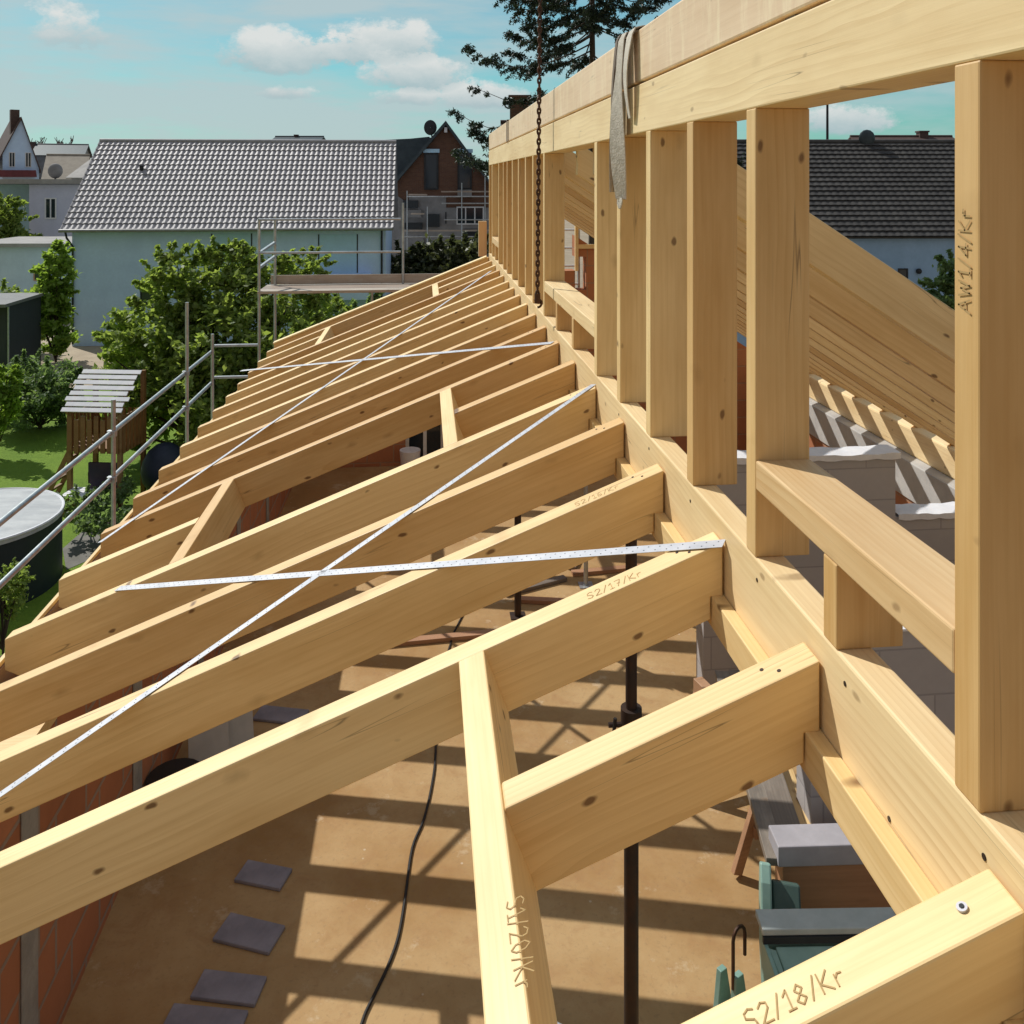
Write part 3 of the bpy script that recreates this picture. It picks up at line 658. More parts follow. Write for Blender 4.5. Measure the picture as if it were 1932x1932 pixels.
# ------------------------------------------------------------------ right-hand roof: steep rafters
def right_roof():
    sl = .65; a = math.atan(sl); c, s = math.cos(a), math.sin(a); zr = lambda X: CZ-sl*(X-1.46)
    L = (5.55-.985)/c
    poly = [(0,0),(0-.0,-.0),(L,0),(L,-.12),(L-.1,-.20),(0.148,-.20)]
    poly = [(0,0),(L,0),(L,-.12),(L-.08,-.19),(.1235,-.19)]
    mb = MB(); mb.prism(poly, -.04, .04); t = mb.build('roof_rafter', W_RAFT); me = t.data; bpy.data.objects.remove(t)
    ys = [3.74, 4.6]+[5.45+.625*i for i in range(12)]
    for i, y in enumerate(ys):
        x0 = 1.065
        o = link('steep_rafter', me, None, frame((x0, y, zr(x0)), (c,0,-s), (0,1,0), (s,0,c)), .004)
        lab = 'nearest steep rafter of the right-hand roof, its whole side seen through the window gap' if i == 0 else 'steep rafter of the right-hand roof, %s behind the nearest one' % ORD[i-1]
        if i == len(ys)-1: lab = 'last steep rafter of the right-hand roof, against the far gable wall'
        tag(o, lab, 'rafter', 'steep rafters of the right-hand roof')
right_roof()
def gable_ladder():
    y = 12.95; x0, x1 = 1.98, 2.30; root = empty('ladder', (2.14,y,0), label='ladder with pale rungs standing outside the far gable opening', cat='ladder'); L0 = Matrix.Translation(-root.location)
    for x in (x0, x1): MB().bar((x,y,0),(x,y-.0,CZ-.1),.03,.06).build('rail', M_STEEL, root, M=L0)
    for i in range(25): MB().tube([(x0,y,.3+.27*i),(x1,y,.3+.27*i)], .016, 8).build('rung', M_FRAME, root, M=L0)
gable_ladder()

# ------------------------------------------------------------------ building scaffold
def scaffold():
    XS = -3.3; root = empty('scaffold', (XS,14.1,0), label='grey tube scaffold with guard rails along the eave and round the far gable', cat='scaffold'); L0 = Matrix.Translation(-root.location)
    def tube(name, a, b, r=.024): return MB().tube([a, b], r, 10).build(name, M_STEEL, root, M=L0, smooth=True)
    for y, zt in ((3.6,CZ-2.2),(6.75,CZ-2.2),(9.7,CZ-2.35),(12.6,CZ-1.72),(14.07,CZ-2.42)):
        tube('standard', (XS-.0,y,0), (XS,y,zt)); tube('inner_standard', (XS+.72,y,0), (XS+.72,y,CZ-3.9))
        MB().tube([(XS,y,0),(XS,y,.05)], .07, 8).build('base_plate', M_STEEL, root, M=L0)
    for H in (2.71, 3.20):
        tube('guard_rail', (XS-.03,.6,CZ-H), (XS-.03,14.2,CZ-H), .026)
        for y in (3.6,6.75,9.7,12.6): MB().box(XS-.06,XS+.03,y-.03,y+.03,CZ-H-.035,CZ-H+.035).build('coupler', M_STEEL, root, M=L0, bevel=.008)
    for k in range(2): MB().box(0,13.6,-.15,.15,-.02,.02).build('deck_board', W_DECK, root, M=L0 @ frame((XS+.2+.32*k,.6,CZ-4.0),(0,1,0),(-1,0,0),(0,0,1)))
    # gable end
    pL = at_Y(490, 540, 14.2); x0 = pL.x
    for dx, y in ((0,14.15),(.13,14.85)):
        tube('standard', (x0+dx,y,0), (x0+dx,y,CZ-.62), .022)
    for H, xr in ((.64,x0+2.22),(1.165,x0+2.22)): tube('guard_rail', (x0,14.13,CZ-H), (xr,14.13,CZ-H), .019)
    for H in (1.4, 1.17): MB().bar((x0,14.15,CZ-H),(x0+.13,14.85,CZ-H+.12),.04,.04).build('cross_tube', M_STEEL, root, M=L0)
    tube('guard_rail', (XS,14.2,CZ-2.63), (x0,14.2,CZ-2.63)); tube('guard_rail', (XS,14.2,CZ-3.13), (x0,14.2,CZ-3.13))
    tube('standard', (x0+2.24,14.9,0), (x0+2.24,14.9,CZ-.4), .02)
    for k in range(3): MB().box(0,3.6,-.14,.14,-.022,.022).build('deck_board', W_DECK, root, M=L0 @ frame((x0-.02,14.25+.3*k,CZ-1.79),(1,0,0),(0,1,0),(0,0,1)), bevel=.004)
    MB().box(0,3.6,-.014,.014,-.075,.075).build('toe_board', W_DECK, root, M=L0 @ frame((x0+.05,14.92,CZ-1.68),(1,0,0),(0,1,0),(0,0,1)))
    tube('standard', (x0+1.72,14.9,0), (x0+1.72,14.9,CZ-1.8), .02)
scaffold()

# ------------------------------------------------------------------ things on the floor
def prop(X, Y, zt, label, col=M_DARKSTEEL, r=.032):
    root = empty('steel_prop', (X,Y,FZ), label=label, cat='steel prop', group='steel props under the beam')
    MB().tube([(0,0,.008),(0,0,1.72)], r, 16).build('outer_tube', col, root, smooth=True)
    MB().tube([(0,0,1.72),(0,0,zt-FZ-.008)], r*.78, 14).build('inner_tube', col, root, smooth=True)
    MB().tube([(0,0,1.62),(0,0,1.76)], r*1.45, 16).tube([(-.10,0,1.69),(.09,0,1.69)], .011, 8).build('collar', col, root, smooth=True)
    MB().tube([(-.075,-.02,1.73),(-.085,-.02,1.62),(-.085,-.02,1.36),(-.06,-.02,1.30)], .008, 6).build('pin_handle', M_BLACK, root, smooth=True)
    MB().box(-.07,.07,-.07,.07,0,.008).build('foot_plate', col, root); MB().box(-.06,.06,-.06,.06,zt-FZ-.008,zt-FZ).build('head_plate', col, root)
pp = at_Y(1191,1600,3.72)
prop(pp.x, 3.72, CZ-1.375, 'tall black steel prop in the middle foreground behind the short rafter')
prop(.86, 8.06, CZ-1.375, 'dark steel prop far back under the beam, left of the clutter')
prop(1.6, 8.6, CZ-1.6, 'thin grey steel prop far back among the clutter', M_STEEL, .022)
def cable():
    P = [(905,1100),(858,1190),(850,1215),(826,1300),(822,1420),(815,1480),(800,1545),(778,1600),(765,1690),(752,1765),(733,1820),(712,1865),(690,1910),(676,1945),(640,1990)]
    pts = [at_z(a,b,FZ+.008) for a,b in P]; sm = []
    for i in range(len(pts)-1):
        a0, a, b, b1 = pts[max(i-1,0)], pts[i], pts[i+1], pts[min(i+2,len(pts)-1)]
        for k in range(5):
            t = k/5; sm.append(.5*((2*a)+(b-a0)*t+(2*a0-5*a+4*b-b1)*t*t+(3*a-a0-3*b+b1)*t**3))
    tag(MB().tube(sm, .0085, 7).build('cable', M_BLACK, smooth=True), 'thin black cable snaking across the stained floor', 'cable')
cable()
def machine():
    # green stationary machine: narrow flat table, chute in front, raised guard behind
    q = at_d(1440,1752,3.86)
    root = empty('green_machine', (q.x,q.y,FZ), -.08, label='pale green workshop machine with a flat grey table in the lower right', cat='machine')
    zt = q.z-FZ
    MB().box(.02,.56,.01,.10,0,zt-.05).build('body', M_GREEN, root, bevel=.008)
    MB().box(-.005,.62,-.005,.105,zt-.03,zt).build('table', mat('grey_cast_table',(.50,.55,.53),(.42,.47,.45),6,rough=.35,spec=.5), root, bevel=.005)
    MB().box(-.003,.60,-.012,.004,zt-.06,zt-.03).build('slot_strip', M_DARK, root)
    MB().add([(.05,-.01,zt-.07),(.60,-.01,zt-.07),(.56,-.25,zt-.24),(.12,-.25,zt-.24),(.05,-.01,zt-.10),(.60,-.01,zt-.10),(.56,-.25,zt-.27),(.12,-.25,zt-.27)],[(0,1,2,3),(7,6,5,4),(0,3,7,4),(1,5,6,2),(3,2,6,7),(0,4,5,1)]).build('chute', M_GREEN, root, bevel=.006)
    MB().box(.11,.57,-.27,-.25,.02,zt-.24).build('front_plate', M_GREEN, root, bevel=.004)
    MB().box(.0,.018,-.25,.0,.02,zt-.06).build('side_plate', M_GREEN, root, bevel=.004)
    MB().add([(.02,-.02,zt-.07),(.05,-.02,zt-.08),(.12,-.27,zt-.27),(.07,-.27,zt-.30),(.02,-.02,zt-.14),(.05,-.02,zt-.14),(.12,-.27,zt-.5),(.07,-.27,zt-.5)],[(0,1,2,3),(7,6,5,4),(0,3,7,4),(1,5,6,2),(3,2,6,7),(0,4,5,1)]).build('bracket', M_GREEN, root)
    MB().tube([(.24,-.262,zt-.36),(.24,-.285,zt-.36)], .09, 18).build('outlet', M_BLACK, root, smooth=True)
    M = frame((.085,.13,zt-.41),(.25,.97,0),(-.97,.25,0),(0,0,1))
    MB().prism([(0,0),(.26,0),(.30,.22),(.26,.40),(.16,.47),(.10,.42),(.02,.30)],0,.05,0,M).build('rear_guard', M_GREEN, root, bevel=.008)
    MB().prism([(.02,.02),(.24,.02),(.28,.20),(.24,.34),(.15,.40),(.06,.30)],-.13,-.005,0,M).build('blade_cover', mat('dark_green_paint',(.08,.13,.11),(.05,.09,.08),5,rough=.5), root, bevel=.008)
machine()
def bench():
    q = at_d(1476,1612,4.22); root = empty('work_table', (q.x+.42,q.y+.04,FZ), -.06, label='brown wooden work table topped with a grey slab behind the green machine', cat='table'); zt = q.z-FZ
    MB().box(-.42,.50,-.02,.13,zt-.10,zt).build('slab', mat('grey_slab',(.42,.40,.43),(.34,.325,.35),4,rough=.8), root, bevel=.006)
    MB().box(-.39,.46,0,.12,zt-.42,zt-.10).build('apron', W_TRES, root, bevel=.006)
    for x in (-.37,.37):
        for y in (.03,.095): MB().box(x-.03,x+.03,y-.025,y+.025,0,zt-.42).build('leg', W_TRES, root, bevel=.004)
bench()
def trestle():
    q = at_z(1372,1625,FZ); root = empty('trestle', (q.x+.22,q.y+.12,FZ), .25, label='brown wooden trestle with splayed legs carrying dark weathered boards', cat='trestle')
    h = .62
    MB().bar((0,-.25,h),(0,.65,h),.07,.09).build('top_bar', W_TRES, root, bevel=.004)
    for y in (-.18,.58):
        for sgn in (-1,1): MB().bar((sgn*.04,y,h-.02),(sgn*.26,y,0.02),.06,.035,(0,1,0)).build('leg', W_TRES, root, bevel=.003)
        MB().bar((-.16,y-.03,.25),(.16,y-.03,.25),.03,.06).build('stretcher', W_TRES, root)
trestle()
def boards():
    base = at_d(1445,1500,4.9)
    for i, (dx, L, lab) in enumerate(((0.0,1.5,'dark weathered board lying on the trestle, the left one'),(.15,1.5,'dark weathered board lying on the trestle, right of its twin'),(.30,1.2,'pale pointed board offcut beside the dark trestle boards'))):
        z = FZ+.70+.001*i
        o = MB().box(0,L,-.065,.065,-.02,.02).build('loose_board', W_OLD if i < 2 else W_LEDGE, None, M=frame((base.x-.17+dx*.62,base.y-.60,z-(.08 if i == 2 else 0)),(.16,.985,.06),(-.985,.16,0),(0,-.06,1)), bevel=.003)
        tag(o, lab, 'board', 'boards on the trestle')
boards()
def clamp():
    q = at_z(1380,1985,FZ); root = empty('green_clamp', (q.x,q.y,FZ), .5, label='small green stand with a bent wire loop, left of the green machine', cat='stand')
    MB().prism([(-.02,0),(.12,0),(.05,.36),(.0,.36)],-.03,.0).build('plate', M_GREEN, root, bevel=.003)
    MB().prism([(-.02,0),(.12,0),(.06,.30),(.02,.30)],.08,.11).build('rear_plate', M_GREEN, root, bevel=.003)
    pts = [(.0,-.01,.30),(.0,-.01,.52)]+[(.04-.04*math.cos(t*math.pi/6),-.01,.52+.05*math.sin(t*math.pi/6)) for t in range(1,7)]+[(.08,-.01,.42)]
    MB().tube(pts, .0085, 7).build('wire_loop', M_RUST, root, smooth=True)
clamp()
def drill():
    q = at_z(1046,1935,FZ+.05); root = empty('power_tool', (q.x,q.y-.06,FZ), -.6, label='black hand power tool lying on the floor beside the near trimmer', cat='power tool')
    MB().tube([(-.10,0,.06),(.12,0,.06)], .045, 14).build('motor_housing', M_BLACK, root, smooth=True)
    MB().box(-.13,.13,-.006,.006,.095,.125).build('top_strip', M_STEEL, root, bevel=.003)
    MB().tube([(.12,0,.06),(.19,0,.06)], .026, 12, r1=.016).build('chuck', M_STEEL, root, smooth=True)
    MB().tube([(-.06,0,.05),(-.09,-.16,.035)], .027, 10).build('handle', mat('red_grip',(.25,.06,.05),(.16,.04,.035),8), root, smooth=True)
drill()
def light_patches():  # thin slabs stand in for bluish light patches on the floor
    t = MB().box(-.19,.19,-.085,.085,0,.022).build('b', mat('bluish_patch', (.31,.29,.33), (.22,.205,.235), 5, rough=.8)); me = t.data; bpy.data.objects.remove(t)
    for i, (px, py, rz, lab) in enumerate(((385,1935,-.2,'bluish light patch built as a slab at the bottom edge, nearest in the shaded row'),(470,1765,-.30,'bluish light patch built as a slab, third from the bottom in the shaded row'),(497,1655,-.30,'bluish light patch built as a slab, topmost in the shaded row'),(530,1352,-.3,'bluish light patch built as a slab, right under the fourth rafter'),(432,1868,-.28,'bluish light patch built as a slab, second from the bottom in the shaded row'))):
        q = at_z(px, py, FZ); o = link('light_patch_slab', me, None, Matrix.Translation((q.x,q.y,FZ)) @ Matrix.Rotation(rz+.06*math.sin(i*5),4,'Z') @ Matrix.Diagonal((1-.12*(i%3),.9+.12*(i%2),1,1)), .006)
        tag(o, lab, 'slab', 'bluish light patches on the floor')
light_patches()
def leaners():
    for i, (px, py, lab) in enumerate(((395,1478,'grey plasterboard offcut leaning by the left wall, left one'),(445,1450,'grey plasterboard offcut leaning by the left wall, right one'))):
        q = at_z(px,py,FZ); o = MB().box(-.13,.13,-.008,.008,0,.62).build('board_offcut', M_CONC, None, M=Matrix.Translation((q.x,q.y,FZ)) @ Matrix.Rotation(.3+.1*i,4,'Z') @ Matrix.Rotation(-.28,4,'X'), bevel=.002)
        tag(o, lab, 'board', 'offcuts leaning by the left wall')
    q = at_z(330,1560,FZ); mb = MB(); mb.tube([(q.x,q.y,FZ),(q.x,q.y,FZ+.32)], .14, 18, r1=.17)
    tag(mb.build('bucket', M_BLACK, smooth=True), 'black builders bucket in the shade by the left wall', 'bucket')
leaners()
def offcuts():
    k = 0
    for (px,py,L,a) in ((1010,1105,.7,.4),(1060,1135,.9,-.2),(930,1030,.5,.9),(1150,1075,.8,.1),(1090,1050,.6,1.2),(820,1205,1.6,.08)):
        q = at_z(px,py,FZ+.02); o = MB().box(-L/2,L/2,-.04,.04,-.018,.018).build('timber_offcut', W_TRES if k%2 else W_OLD, None, M=Matrix.Translation(q) @ Matrix.Rotation(a,4,'Z'), bevel=.002)
        tag(o, 'weathered timber offcut lying among the clutter on the far floor', 'offcut', 'timber offcuts on the far floor'); k += 1
offcuts()

# ------------------------------------------------------------------ vegetation
def leaves(pts, size, rng, droop=.3, aspect=1.6):
    """one bent leaf (two quads... kept to one) per point"""
    n = len(pts); nr = rng.normal(size=(n,3)); nr[:,2] = np.abs(nr[:,2])+droop; nr /= np.linalg.norm(nr,axis=1)[:,None]
    t = rng.normal(size=(n,3)); t -= nr*(t*nr).sum(1)[:,None]; t /= np.linalg.norm(t,axis=1)[:,None]; b = np.cross(nr,t)
    s = (size*rng.uniform(.6,1.35,n))[:,None]
    v = np.stack([pts-t*s*aspect*.5, pts-b*s*.42+nr*s*.06, pts+t*s*aspect*.5, pts+b*s*.42+nr*s*.06],1).reshape(-1,3)
    return v
def quads_obj(name, v, m, parent=None):
    n = len(v)//4; me = bpy.data.meshes.new(name); me.vertices.add(len(v)); me.vertices.foreach_set('co', v.astype(np.float32).ravel())
    me.loops.add(4*n); me.loops.foreach_set('vertex_index', np.arange(4*n, dtype=np.int32)); me.polygons.add(n)
    me.polygons.foreach_set('loop_start', np.arange(0,4*n,4,dtype=np.int32)); me.polygons.foreach_set('loop_total', np.full(n,4,dtype=np.int32)); me.update(); me.validate()
    me.materials.append(m); return link(name, me, parent)
def bush(name, base, lobes, n, size, m, seed, label, cat='bush', trunk=.07, group=None, sprigs=10):
    """lobes: (dx, dy, z, rx, ry, rz); leaf clusters through each lobe, limbs reaching into them"""
    rng = np.random.default_rng(seed); root = empty(name, base, label=label, cat=cat, group=group); P = []; limbs = MB()
    vol = np.array([l[3]*l[4]*l[5] for l in lobes])**.75; vol /= vol.sum()
    for l, f in zip(lobes, vol):
        c = np.array(l[:3]); r = np.array(l[3:6]); k = max(6, int(14+n*f/260))
        d = rng.normal(size=(k,3)); d /= np.linalg.norm(d,axis=1)[:,None]; rr = rng.uniform(.35,1.02,k)**.6
        cc = c+d*r*rr[:,None]
        per = max(1, int(n*f/k)); cr = .26*float(np.mean(r))
        for q in cc:
            s = cr*rng.uniform(.6,1.35); P.append(q+rng.normal(size=(per,3))*np.array([s,s,s*.75])*.6)
        for q in cc[:max(3,k//5)]:
            mid = np.array([q[0]*.45, q[1]*.45, max(.2,q[2]*.55)]); limbs.tube([(0,0,.05), tuple(mid), tuple(q)], trunk*.5, 6, r1=.012)
        for _ in range(sprigs):                                   # loose shoots that break the outline
            dd = rng.normal(size=3); dd[2] = abs(dd[2])*1.2+.2; dd /= np.linalg.norm(dd); st = c+dd*r*.9; ln = rng.uniform(.25,.6)*float(np.mean(r))
            tt = rng.uniform(0,1,int(per*.5)+8)[:,None]; P.append(st+dd*ln*tt+rng.normal(size=(len(tt),3))*.045*float(np.mean(r))*(1.3-tt))
    P = np.concatenate(P); P[:,2] = np.maximum(P[:,2], .04)
    quads_obj('crown', leaves(P, size, rng), m, root)
    limbs.tube([(0,0,-.05),(.03,.02,.5),(0,.05,1.0)], trunk, 8, r1=trunk*.6); limbs.build('trunk', M_BARK, root, smooth=True, fixn=False)
    return root
def lob(px, py, d, base, rx, rz, ry=None):
    p = at_d(px, py, d)-Vector(base); return (p.x, p.y, p.z, rx, ry or rx, rz)
d = 21.5; b0 = at_z(410, 338+F*7/d, 0)
bush('garden_tree', b0, [lob(300,640,d+.2,b0,1.25,.95),lob(235,690,d+1.2,b0,.75,.6),lob(300,740,d-.6,b0,.95,.95),lob(345,560,d+.5,b0,.95,.85),lob(330,505,d+.7,b0,.42,.55),lob(420,545,d+1,b0,1.15,.85),lob(440,495,d+1,b0,.5,.4),lob(520,560,d+1,b0,1.1,.8),lob(575,505,d+1.3,b0,.6,.38),
    lob(610,600,d+1.5,b0,.6,.55),lob(400,650,d,b0,1.5,1.2),lob(520,660,d,b0,1.2,1.2),lob(340,760,d-1,b0,1.3,1.0),lob(450,760,d-.5,b0,1.4,1.1),lob(250,800,d,b0,.8,.7)], 30000, .115, M_LEAF, 3, 'large leafy green tree between the white house and the scaffold', 'tree', .16, sprigs=14)
d = 24.6; b0 = at_z(75, 338+F*7/d, 0)
bush('shrub', b0, [lob(40,725,d,b0,.9,.65),lob(100,730,d-.3,b0,.75,.7),lob(70,765,d-.6,b0,1.0,.5),lob(125,770,d+.4,b0,.5,.55),lob(10,760,d+.3,b0,.6,.7)], 13000, .085, M_LEAF2, 5, 'dark green rounded shrub on the lawn in front of the dark shed', 'shrub', .06)
d = 22; b0 = at_z(-10, 338+F*7/d, 0)
bush('shrub', b0, [lob(-5,770,d,b0,.45,.7),lob(15,720,d,b0,.3,.35)], 2600, .10, M_LEAF3, 8, 'light yellow-green shrub at the left picture edge', 'shrub', .04)
d = 33.5; b0 = at_z(105, 338+F*7/d, 0)
bush('young_tree', b0, [lob(110,485,d,b0,.5,.45),lob(105,520,d,b0,.62,.55),lob(100,560,d,b0,.66,.6),lob(95,600,d,b0,.7,.6),lob(105,640,d,b0,.6,.5),lob(78,590,d,b0,.5,.5)], 9000, .14, M_LEAF3, 11, 'bright green bushy tree beside the left corner of the white house', 'tree', .05)
d = 52; b0 = at_z(8, 338+F*7/d, 0)
bush('garden_tree', b0, [lob(10,395,d,b0,.9,.8),lob(30,425,d,b0,.9,.7),lob(-8,430,d,b0,1.3,1.1),lob(20,455,d,b0,1.2,.7)], 5000, .19, M_LEAF, 12, 'green tree cut by the left picture edge, rising behind the low garage', 'tree', .09)
d = 35; b0 = at_z(25, 338+F*7/d, 0)
bush('bush', b0, [lob(0,585,d,b0,.9,.9),lob(35,600,d,b0,.8,.7),lob(60,625,d,b0,.6,.5),lob(15,640,d,b0,.9,.6)], 5000, .14, M_LEAF, 13, 'low green bush behind the dark shed roof', 'bush', .04)
d = 12.9; b0 = at_z(5, 338+F*7/d, 0)
bush('shrub', b0, [lob(25,1105,d,b0,.22,.28),lob(5,1130,d,b0,.3,.3),lob(-15,1150,d,b0,.35,.35)], 1500, .055, M_LEAF, 14, 'small leafy plant by the gravel below the guard rails', 'plant', .02)
d = 17; b0 = at_z(165, 985, 0)
bush('shrub', b0, [lob(150,955,17,b0,.45,.22),lob(200,985,16.5,b0,.5,.25),lob(215,960,18,b0,.6,.4)], 2600, .07, M_LEAF2, 15, 'low dark plants at the foot of the play tower', 'plant', .02)
d = 26; b0 = at_z(640, 338+F*7/d, 0)
bush('hedge_bush', b0, [lob(590,640,d,b0,1.3,1.2),lob(680,640,d,b0,1.2,1.2),lob(640,700,d,b0,1.6,1.2)], 7000, .13, M_LEAF2, 16, 'dark bush behind the gable scaffold deck', 'bush', .08)
M_LEAF4 = leafmat('olive_leaf', (.07,.085,.04), (.12,.13,.07), .35)
for i, (px, py, d, r, lab) in enumerate(((790,520,46,1.6,'overgrown bush under the scaffold of the brick gable house'),(860,505,45,1.5,'dark bush beside the brick gable house, right one'))):
    b0 = at_z(px, 338+F*7/d, 0); bush('bush', b0, [lob(px-25,py,d,b0,r,r*.8),lob(px+25,py-5,d,b0,r*.9,r*.9)], 4200, .2, M_LEAF4, 20+i, lab, 'bush', .1)
d = 26; b0 = at_z(1790, 338+F*7/d, 0)
bush('garden_tree', b0, [lob(1785,560,d,b0,.6,.6),lob(1800,520,d,b0,.5,.6),lob(1760,590,d,b0,.6,.4),lob(1795,640,d,b0,.9,.9)], 6000, .12, M_LEAF2, 30, 'dark leafy tree in front of the right-hand house, seen through the window gap', 'tree', .08)
def conifer(px, d, H, seed, label):
    rng = np.random.default_rng(seed); b = at_z(px, 338+F*7/d, 0); root = empty('conifer', b, label=label, cat='tree'); P = []; br = MB()
    br.tube([(0,0,0),(.05,.02,H*.3),(0,.05,H*.6),(.04,0,H)], .24, 9, r1=.04)
    for i in range(96):
        z = rng.uniform(8.2,H-.4); f = 1-(z/H)**1.6; L = (1.2+6.0*f)*rng.uniform(.65,1.1); a = rng.uniform(0,6.283)
        n = 9; pts = []
        for k in range(n):
            t = k/(n-1); pts.append(np.array([math.cos(a)*L*t, math.sin(a)*L*t, z-L*.22*math.sin(t*2.4)+.16*L*max(0,t-.65)+.06*rng.normal()*t]))
        br.tube([tuple(p) for p in pts], .035, 5, r1=.008)
        for s in range(int(6+L*4.5)):
            t = rng.uniform(.22,1.0); j = min(n-2,int(t*(n-1))); q = pts[j]+(pts[j+1]-pts[j])*(t*(n-1)-j)
            a2 = a+rng.choice([-1,1])*rng.uniform(.5,1.1); l2 = (.25+.55*rng.random())*(1.15-t*.6); dr = np.array([math.cos(a2)*l2, math.sin(a2)*l2, -l2*rng.uniform(.1,.75)])
            br.tube([tuple(q), tuple(q+dr)], .009, 3, cap=False)
            m_ = int(26+38*l2); tt = rng.random(m_)[:,None]; P.append(q+dr*tt+rng.normal(size=(m_,3))*.05)
        tt = rng.uniform(.6,1,18)[:,None]; P.append(pts[-2]+(pts[-1]-pts[-2])*tt+rng.normal(size=(18,3))*.06)
    P = np.concatenate(P); quads_obj('crown', leaves(P, .062, rng, 0, 2.6), M_NEEDLE, root); br.build('trunk', M_BARK, root, fixn=False); return root
conifer(1118, 34, 21, 40, 'tall dark conifer with drooping branches rising behind the stud wall')
def bare_tree(px, py, d, h, w, label, seed):
    b = at_z(px, 338+F*7/d, 0); root = empty('bare_tree', b, label=label, cat='tree', group='bare trees on the skyline'); r = random.Random(seed); mb = MB()
    def grow(p, dr, L, rr, lv):
        q = p+dr*L; mb.tube([p, q], max(rr, .045), 4 if lv else 6, r1=max(rr*.6, .04), cap=False)
        if lv >= 5: return
        for _ in range(3 if lv else 7):
            v = Vector((r.gauss(0,1)*.55, r.gauss(0,1)*.55, 0.55+abs(r.gauss(0,.4)))); grow(p+dr*L*r.uniform(.55,1), (dr*.7+v).normalized(), L*r.uniform(.55,.78), rr*.55, lv+1)
    grow(Vector((0,0,0)), Vector((0,0,1)), h*.40, .22, 0); mb.build('branches', M_TWIG, root, fixn=False)
for i, (px, h, d) in enumerate(((112,13.0,120),(136,12.4,124),(92,11.8,128),(168,10.6,118))): bare_tree(px, 0, d, h, 3, 'bare leafless tree on the skyline behind the roofs at far left', 50+i)

# ------------------------------------------------------------------ houses
def pantiles(mb, W, S, nc, nr, M, amp=.035, step=.03, seg=6, mi=0):
    vs = []; fs = []; k = nc*seg+1
    for r in range(nr):
        for e in (0, 1):
            v = S*(r+e)/nr - (0 if e else .012)
            for j in range(k):
                t = (j%seg)/seg; h = amp*(.5+.5*math.cos(2*math.pi*t))**.8
                vs.append(M @ Vector((W*j/(k-1), v, h+(step if e == 0 else 0))))
    for r in range(nr):
        b = r*2*k
        for j in range(k-1):
            fs.append((b+j,b+j+1,b+k+j+1,b+k+j))
            if r: fs.append((b-k+j,b-k+j+1,b+j+1,b+j))
            else: fs.append((b+j, b+j+1, b+j+1, b+j)) if False else None
    mb.add(vs, [f for f in fs if f], mi)
def house_root(name, px, d, rz, label, cat='house'):
    b = cam2w((px-966)/F*d, d); return empty(name, (b[0], b[1], 0), -YAW+rz, label=label, cat=cat)
def window(root, x0, x1, z0, z1, y=0, dark=True, bars=1, m=None, t=.05):
    f = MB(); f.box(x0,x1,y-.03,y+.02,z0,z0+t).box(x0,x1,y-.03,y+.02,z1-t,z1).box(x0,x0+t,y-.03,y+.02,z0+t,z1-t).box(x1-t,x1,y-.03,y+.02,z0+t,z1-t)
    for i in range(bars): xx = x0+(x1-x0)*(i+1)/(bars+1); f.box(xx-t/2,xx+t/2,y-.028,y+.02,z0+t,z1-t)
    w = f.build('window', m or M_FRAME, root); MB().box(x0+t*.5,x1-t*.5,y-.008,y+.015,z0+t*.5,z1-t*.5).build('pane', M_GLASS, w)
    return w
def gable_house(root, W, D, ze, zr, wallm, roofm, oh=.3, tiles=None, wall_parts=True):
    """ridge along local x, front wall at y = 0"""
    mb = MB(); mb.prism([(0,0),(D,0),(D,ze),(D/2,zr-.12),(0,ze)], 0, W, M=Matrix(((0,1,0,0),(1,0,0,0),(0,0,1,0),(0,0,0,1)))); wl = mb.build('wall', wallm, root)
    sl = math.atan2(zr-ze, D/2); S = (D/2+oh)/math.cos(sl); ze2 = ze-oh*math.tan(sl); r = MB()
    for side in (0, 1):
        if side == 0: M = frame((-oh,-oh,ze2+.06),(1,0,0),(0,math.cos(sl),math.sin(sl)),(0,-math.sin(sl),math.cos(sl)))
        else: M = frame((W+oh,D+oh,ze2+.06),(-1,0,0),(0,-math.cos(sl),math.sin(sl)),(0,math.sin(sl),math.cos(sl)))
        r.box(0,W+2*oh,0,S,-.10,-.005,0,M)
        if tiles and side == 0: pantiles(r, W+2*oh, S, tiles[0], tiles[1], M, tiles[2], tiles[3])
    r.tube([(-oh,D/2,zr+.06),(W+oh,D/2,zr+.06)], .11, 8)
    rf = r.build('roof', roofm, root, fixn=False); return wl, rf
# white house with the grey tiled roof
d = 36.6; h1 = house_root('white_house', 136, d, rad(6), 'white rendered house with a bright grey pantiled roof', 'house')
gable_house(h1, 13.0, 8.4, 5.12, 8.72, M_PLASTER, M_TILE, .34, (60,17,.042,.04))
g = MB(); g.tube([(-.36,-.43,4.86),(13.3,-.43,4.86)], .07, 8); g.build('gutter', mat('zinc_gutter',(.30,.30,.30),(.24,.24,.24),4,rough=.5,metallic=.3), h1, smooth=True)
dp = MB(); dp.tube([(-.12,-.43,4.86),(-.10,-.30,4.55),(.05,-.07,4.2),(.05,-.07,.1)], .045, 8); dp.build('downpipe', M_DARK, h1, smooth=True)
dp = MB(); dp.tube([(12.85,-.43,4.86),(12.83,-.09,4.5),(12.83,-.07,.1)], .045, 8); dp.build('downpipe', M_DARK, h1, smooth=True)
for x0, x1, z0, z1 in ((5.68,7.32,2.9,4.68),(10.15,11.78,2.9,4.62)):
    w = MB().box(x0,x1,-.012,.02,z0,z1).build('shuttered_window', M_SHUT, h1)
    e = MB(); e.box(x0-.03,x0+.02,-.02,.02,z0,z1); e.box(x1-.02,x1+.03,-.02,.02,z0,z1); e.build('guide_rail', M_DARK, w)
